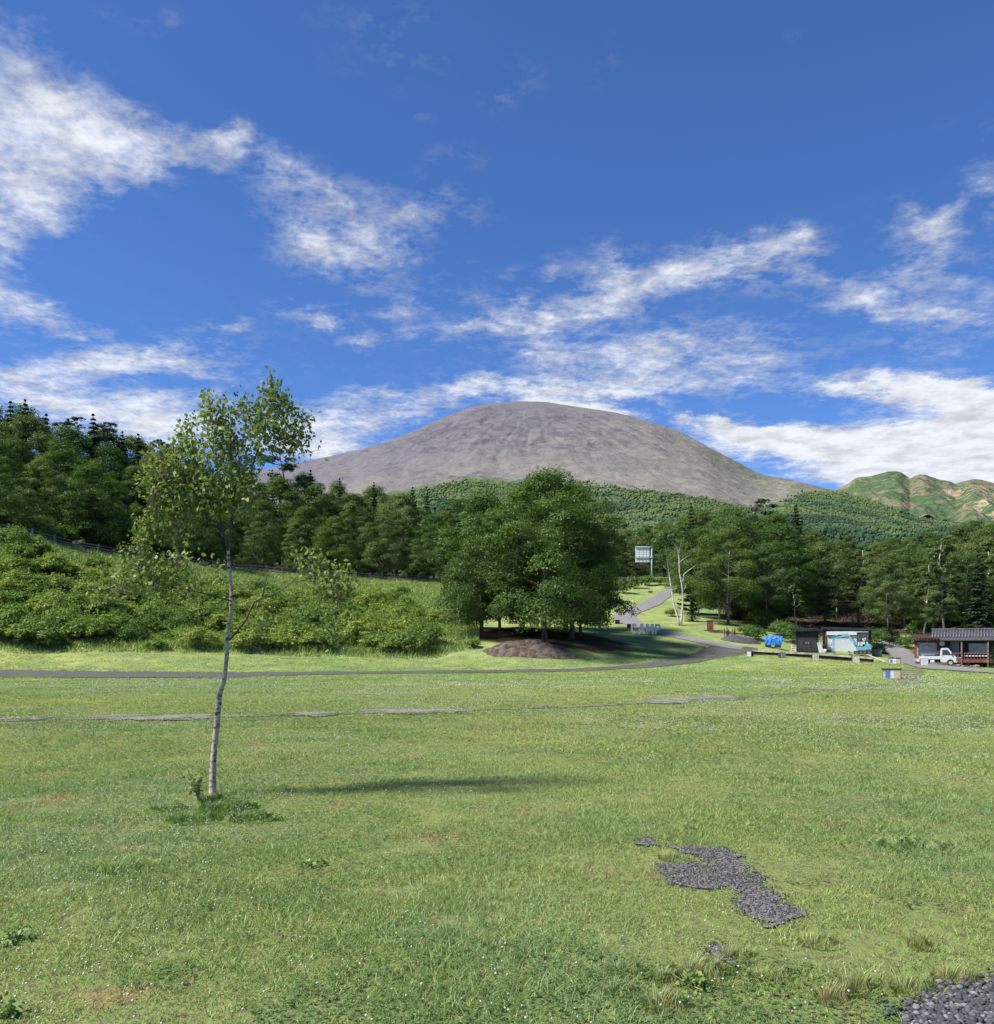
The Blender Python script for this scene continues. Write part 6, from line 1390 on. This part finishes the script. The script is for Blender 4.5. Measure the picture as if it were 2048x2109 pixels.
# the wing
m = MB(); m.box(lx(1896), lx(1939), -.1, 2.6, -.5, lz(1319)); m.build('wing_wall', M_redbrown, root)
m = MB(); m.box(lx(1894.5), lx(1897.8), -.75, -.55, -.3, lz(1318)); m.build('wing_post', pmat('post_red', (.13, .06, .045), .75), root)
m = MB(); m.box(lx(1936.5), lx(1940.5), -.42, -.12, -.1, lz(1317)); m.build('wing_post', pmat('lintel_red', (.24, .035, .04), .6), root)
m = MB(); m.box(lx(1899), lx(1936), -.16, -.105, lz(1352), lz(1323.5)); wpn = m.build('wall_panel', pmat('panel_white', (.42, .42, .41), .6, var=.05, scale=2), root)
m = MB()
for px_ in (1912, 1926): m.box(lx(px_) - .01, lx(px_) + .01, -.168, -.162, lz(1350), lz(1327))
m.tube([(lx(1915.5), -.175, lz(1329.5)), (lx(1917.5), -.175, lz(1327.6)), (lx(1920), -.175, lz(1328)), (lx(1922.5), -.175, lz(1331))], .03, 5); m.tube([(lx(1911), -.175, lz(1328.5)), (lx(1913), -.175, lz(1329))], .02, 4)
m.build('drawn_mark', pmat('mark_black', (.05, .05, .05), .7), wpn)
m = MB(); m.box(lx(1899.5), lx(1901.5), -.172, -.163, lz(1350), lz(1325)); m.build('red_lettering', pmat('lettering_red', (.55, .22, .12), .7, var=.8, scale=6), wpn)
m = MB(); m.add([(lx(1888), -1.3, lz(1313.5)), (lx(1941), -1.3, lz(1316)), (lx(1941), 2.8, lz(1308)), (lx(1888), 2.8, lz(1306)), (lx(1888), -1.3, lz(1312)), (lx(1941), -1.3, lz(1314.5)), (lx(1941), 2.8, lz(1306.5)), (lx(1888), 2.8, lz(1304.5))], [(0, 1, 2, 3), (7, 6, 5, 4), (0, 4, 5, 1), (1, 5, 6, 2), (2, 6, 7, 3), (3, 7, 4, 0)]); m.build('wing_roof', pmat('wing_roof_brown', (.05, .028, .024), .8), root)
m = MB()
for q in range(9): xx = lx(1893 + q * 5.4); m.box(xx, xx + .07, -1.28, .1, lz(1318.5), lz(1316.6))
m.build('rafter', M_redbrown, root)
Rm = Matrix.Rotation(root.rotation_euler.z, 3, 'Z'); zb = Vector((x, y, z))
for k, px_ in enumerate((1968.5, 1974, 1979.5)):
    p = zb + Rm @ Vector((lx(px_), -.45, lz(1358.2) + .003)); rt = empty('white_pot', p, 0, ['left', 'middle', 'right'][k] + ' small white pot standing on the veranda deck behind the truck', 'pot', 'white pots on the veranda')
    m = MB(); m.tube([(0, 0, 0), (0, 0, .2), (0, 0, .22)], [.09, .12, .13], 12); m.build('pot_body', M_white, rt, smooth=True); m = MB(); m.tube([(0, 0, .222), (0, 0, .26)], [.10, .07], 10); m.build('soil_top', M_earth, rt)
def rock(px, py, s, label, seed, group=None, dy_=0.):
    x, y, z = hit(px, py); r = np.random.default_rng(seed); bm = bmesh.new(); bmesh.ops.create_icosphere(bm, subdivisions=2, radius=1); sc3 = r.uniform(.7, 1.2, 3) * s; sc3[2] *= .7
    off = r.normal(0, .4, (6, 3))
    for v in bm.verts:
        n = sum(math.sin(v.co.dot(Vector(o)) * 4 + i) for i, o in enumerate(off)) * .06; v.co = Vector((v.co.x * sc3[0], v.co.y * sc3[1], v.co.z * sc3[2])) * (1 + n)
    me = bpy.data.meshes.new('rock'); bm.to_mesh(me); bm.free(); me.materials.append(M_stone)
    return tag(link('rock', me, None, (x, y + dy_, z + sc3[2] * .4)), label, 'rock', group)
for k, (px_, py, s, lb) in enumerate([(1975,1371,.22,'small stone at the truck nose below the veranda'),(1984,1373,.16,'little round stone under the veranda post'),(1992,1370,.28,'broad pale stone under the veranda'),(2001,1373,.16,'flat stone in front of the broad one under the veranda'),(2012,1374,.30,'largest rock before the veranda'),(2021,1372,.22,'rock left of the right veranda post foot'),(2037,1375,.16,'small pale stone right of the veranda post foot'),(2046,1376,.2,'stone at the right edge beneath the spruce')]): rock(px_, py, s, lb, 300 + k, 'stones in front of the veranda')
rock(1889, 1364, .3, 'pale stone beside the left corner of the truck', 330)
# dark spruce bough tree in front of the right end
o = tree('S', 2052, 89, 1318, 'young light green conifer in front of the right end of the building', None, 1.5)
# small items by the path
x, y, z = hit(1889, 1343); root = empty('wrapped_post', (x, y, z), 0, 'small grey wrapped post left of the panelled wing', 'post')
m = MB(); m.tube([(0, 0, -.1), (0, 0, .75)], [.16, .12], 10); m.build('post_body', M_rubber, root); m = MB(); m.tube([(0, 0, .75), (0, 0, 1.02)], [.11, .09], 10); m.build('post_head', pmat('pale_blue', (.38, .42, .46), .6), root)
x, y, z = hit(1892, 1369); z = float(H(x, y)); root = empty('planter_box', (x, y, z), face(x, y), 'dark red planter with a pale top left of the truck', 'planter')
m = MB(); m.box(-.28, .28, -.2, .2, -.05, .30); m.build('planter_body', M_redbrown, root); m = MB(); m.box(-.16, .16, -.12, .12, .30, .52); m.build('planter_insert', M_crate, root)
x, y, z = on(1867, 118); root = empty('globe_lamp', (x, y, z), 0, 'small white globe lamp in the dark wood above the side path', 'lamp')
zt = EYE + (HY - 1297) / F * 118 - z
m = MB(); m.tube([(0, 0, -.2), (0, 0, max(.4, zt - .12))], .03, 6); m.build('pole', M_black, root)
bm = bmesh.new(); bmesh.ops.create_icosphere(bm, subdivisions=2, radius=.13); me = bpy.data.meshes.new('globe'); bm.to_mesh(me); bm.free(); me.materials.append(M_white); link('globe', me, root, (0, 0, max(.5, zt)))
# pinkish house far behind the wood, dark rail fence and hut within it
x, y, z = on(1722, 172); root = empty('far_house', (x, y, z), 0, 'pale pinkish house wall glimpsed through the trees above the black shed', 'house')
zt = EYE + (HY - 1170) / F * 172 - z
m = MB(); m.box(-1.9, 1.9, 0, 4, -1, zt); m.build('wall', pmat('pink_plaster', (.60, .42, .31), .8), root)
m = MB(); m.add([(-2.3, -.5, zt), (2.3, -.5, zt), (2.3, 4.5, zt), (-2.3, 4.5, zt), (0, -.5, zt + 1.3), (0, 4.5, zt + 1.3)], [(0, 1, 4), (1, 2, 5, 4), (2, 3, 5), (3, 0, 4, 5), (0, 3, 2, 1)]); m.build('roof', M_redbrown, root)
m = MB(); m.box(.5, 1.3, -.04, -.003, zt - 2.2, zt - .9); m.build('window', M_glass, root)
fp = [on(px, D)[:2] for px, D in [(1738, 137), (1770, 136), (1800, 135)]]
fence('wood_rail_fence', fp, 1.3, 'grey weathered rail fence deep in the wood behind the garage', 1.0, (.45, .9), .06, M_barkgrey, .05)
x, y, z = on(1762, 127); root = empty('wood_notice_board', (x, y, z), 0, 'grey weathered notice panel on two legs inside the wood', 'notice board')
for s in (-.4, .4):
    m = MB(); m.box(s - .05, s + .05, -.05, .05, -.3, 1.1); m.build('leg', M_barkgrey, root)
m = MB(); m.box(-.55, .55, -.04, .04, 1.1, 1.95); m.build('panel', M_barkgrey, root)

# ------------------------------------------------------------------ the two-stemmed white birch near the path
x, y, z = hit(1402, 1289); D_ = y; K = D_ / F
root = empty('forked_birch', (x, y, z), 0, 'white birch with two long bare stems rising from one foot beside the asphalt path', 'tree')
def q_(px, py, d=0): return ((px - 1402) * K, d, (1289 - py) * K)
m = MB()
m.tube([q_(1400,1292), q_(1398,1275,.1), q_(1390,1250,.2), q_(1385.5,1220,.3), (q_(1381,1190,.35)), q_(1377.5,1165,.4), q_(1375,1145,.4), q_(1373,1128,.4), q_(1370,1112,.4)], [.13, .11, .095, .085, .075, .065, .05, .04, .025], 8)
m.tube([q_(1403,1292), q_(1404,1275), q_(1406,1250,-.1), q_(1406,1225,-.2), q_(1404,1205,-.3), q_(1399,1180,-.3), q_(1398,1150,-.3), q_(1396,1135,-.3), q_(1388,1120,-.3), q_(1381,1112,-.3)], [.15, .13, .11, .10, .09, .08, .07, .055, .04, .025], 8)
m.tube([q_(1405,1205,-.3), q_(1407,1190,-.4), q_(1408,1183,-.4), q_(1418,1175,-.5), q_(1428,1168,-.5), q_(1433,1163,-.5)], [.07, .06, .055, .045, .035, .02], 6)
m.tube([q_(1405,1222,-.2), q_(1411,1210,-.3), q_(1412,1202,-.3)], [.05, .035, .02], 6)
m.tube([q_(1397,1160,-.3), q_(1410,1150,-.4), q_(1422,1143,-.4)], [.05, .035, .02], 6)
m.tube([q_(1397,1140,-.3), q_(1401,1125,-.3), q_(1403,1110,-.3), q_(1405,1100,-.3)], [.06, .045, .03, .02], 6)
m.tube([q_(1379,1180,.35), q_(1374,1172,.3), q_(1368,1165,.3)], [.035, .025, .015], 5)
m.tube([q_(1374,1135,.4), q_(1380,1122,.4), q_(1380,1110,.4)], [.04, .03, .015], 5)
m.build('trunk', M_palebark, root, smooth=True)
r = np.random.default_rng(91); lobes = [(*q_(px, py, d), w_, w_ * .7) for px, py, d, w_ in [(1366,1110,.4,1.3),(1382,1104,0,1.3),(1400,1096,-.3,1.2),(1372,1128,.6,1.0),(1356,1122,.3,1.0),(1412,1108,-.3,1.0),(1390,1122,.5,.9),(1362,1148,.4,.7),(1432,1160,-.5,.6)]]
P, N = crown_pts(r, lobes, 2600, .5); link('crown', leaves_mesh('crown', P, N, .22, M_leafB, 92), root)


# ------------------------------------------------------------------ the same wording on several things: say which one, counted along the row
from collections import defaultdict
_g = defaultdict(list)
for o in COL.objects:
    if o.parent is None and o.get('label') and o.get('group'): _g[(o['group'], o['label'])].append(o)
def _ord(n): return f"{n}{'th' if 10 <= n % 100 <= 20 else {1: 'st', 2: 'nd', 3: 'rd'}.get(n % 10, 'th')}"
for (g, l), os_ in _g.items():
    if len(os_) > 1:
        for k, o in enumerate(sorted(os_, key=lambda o: o.location.x / max(1, o.location.y))):
            o['label'] = f"{l}, {_ord(k + 1)} from left"
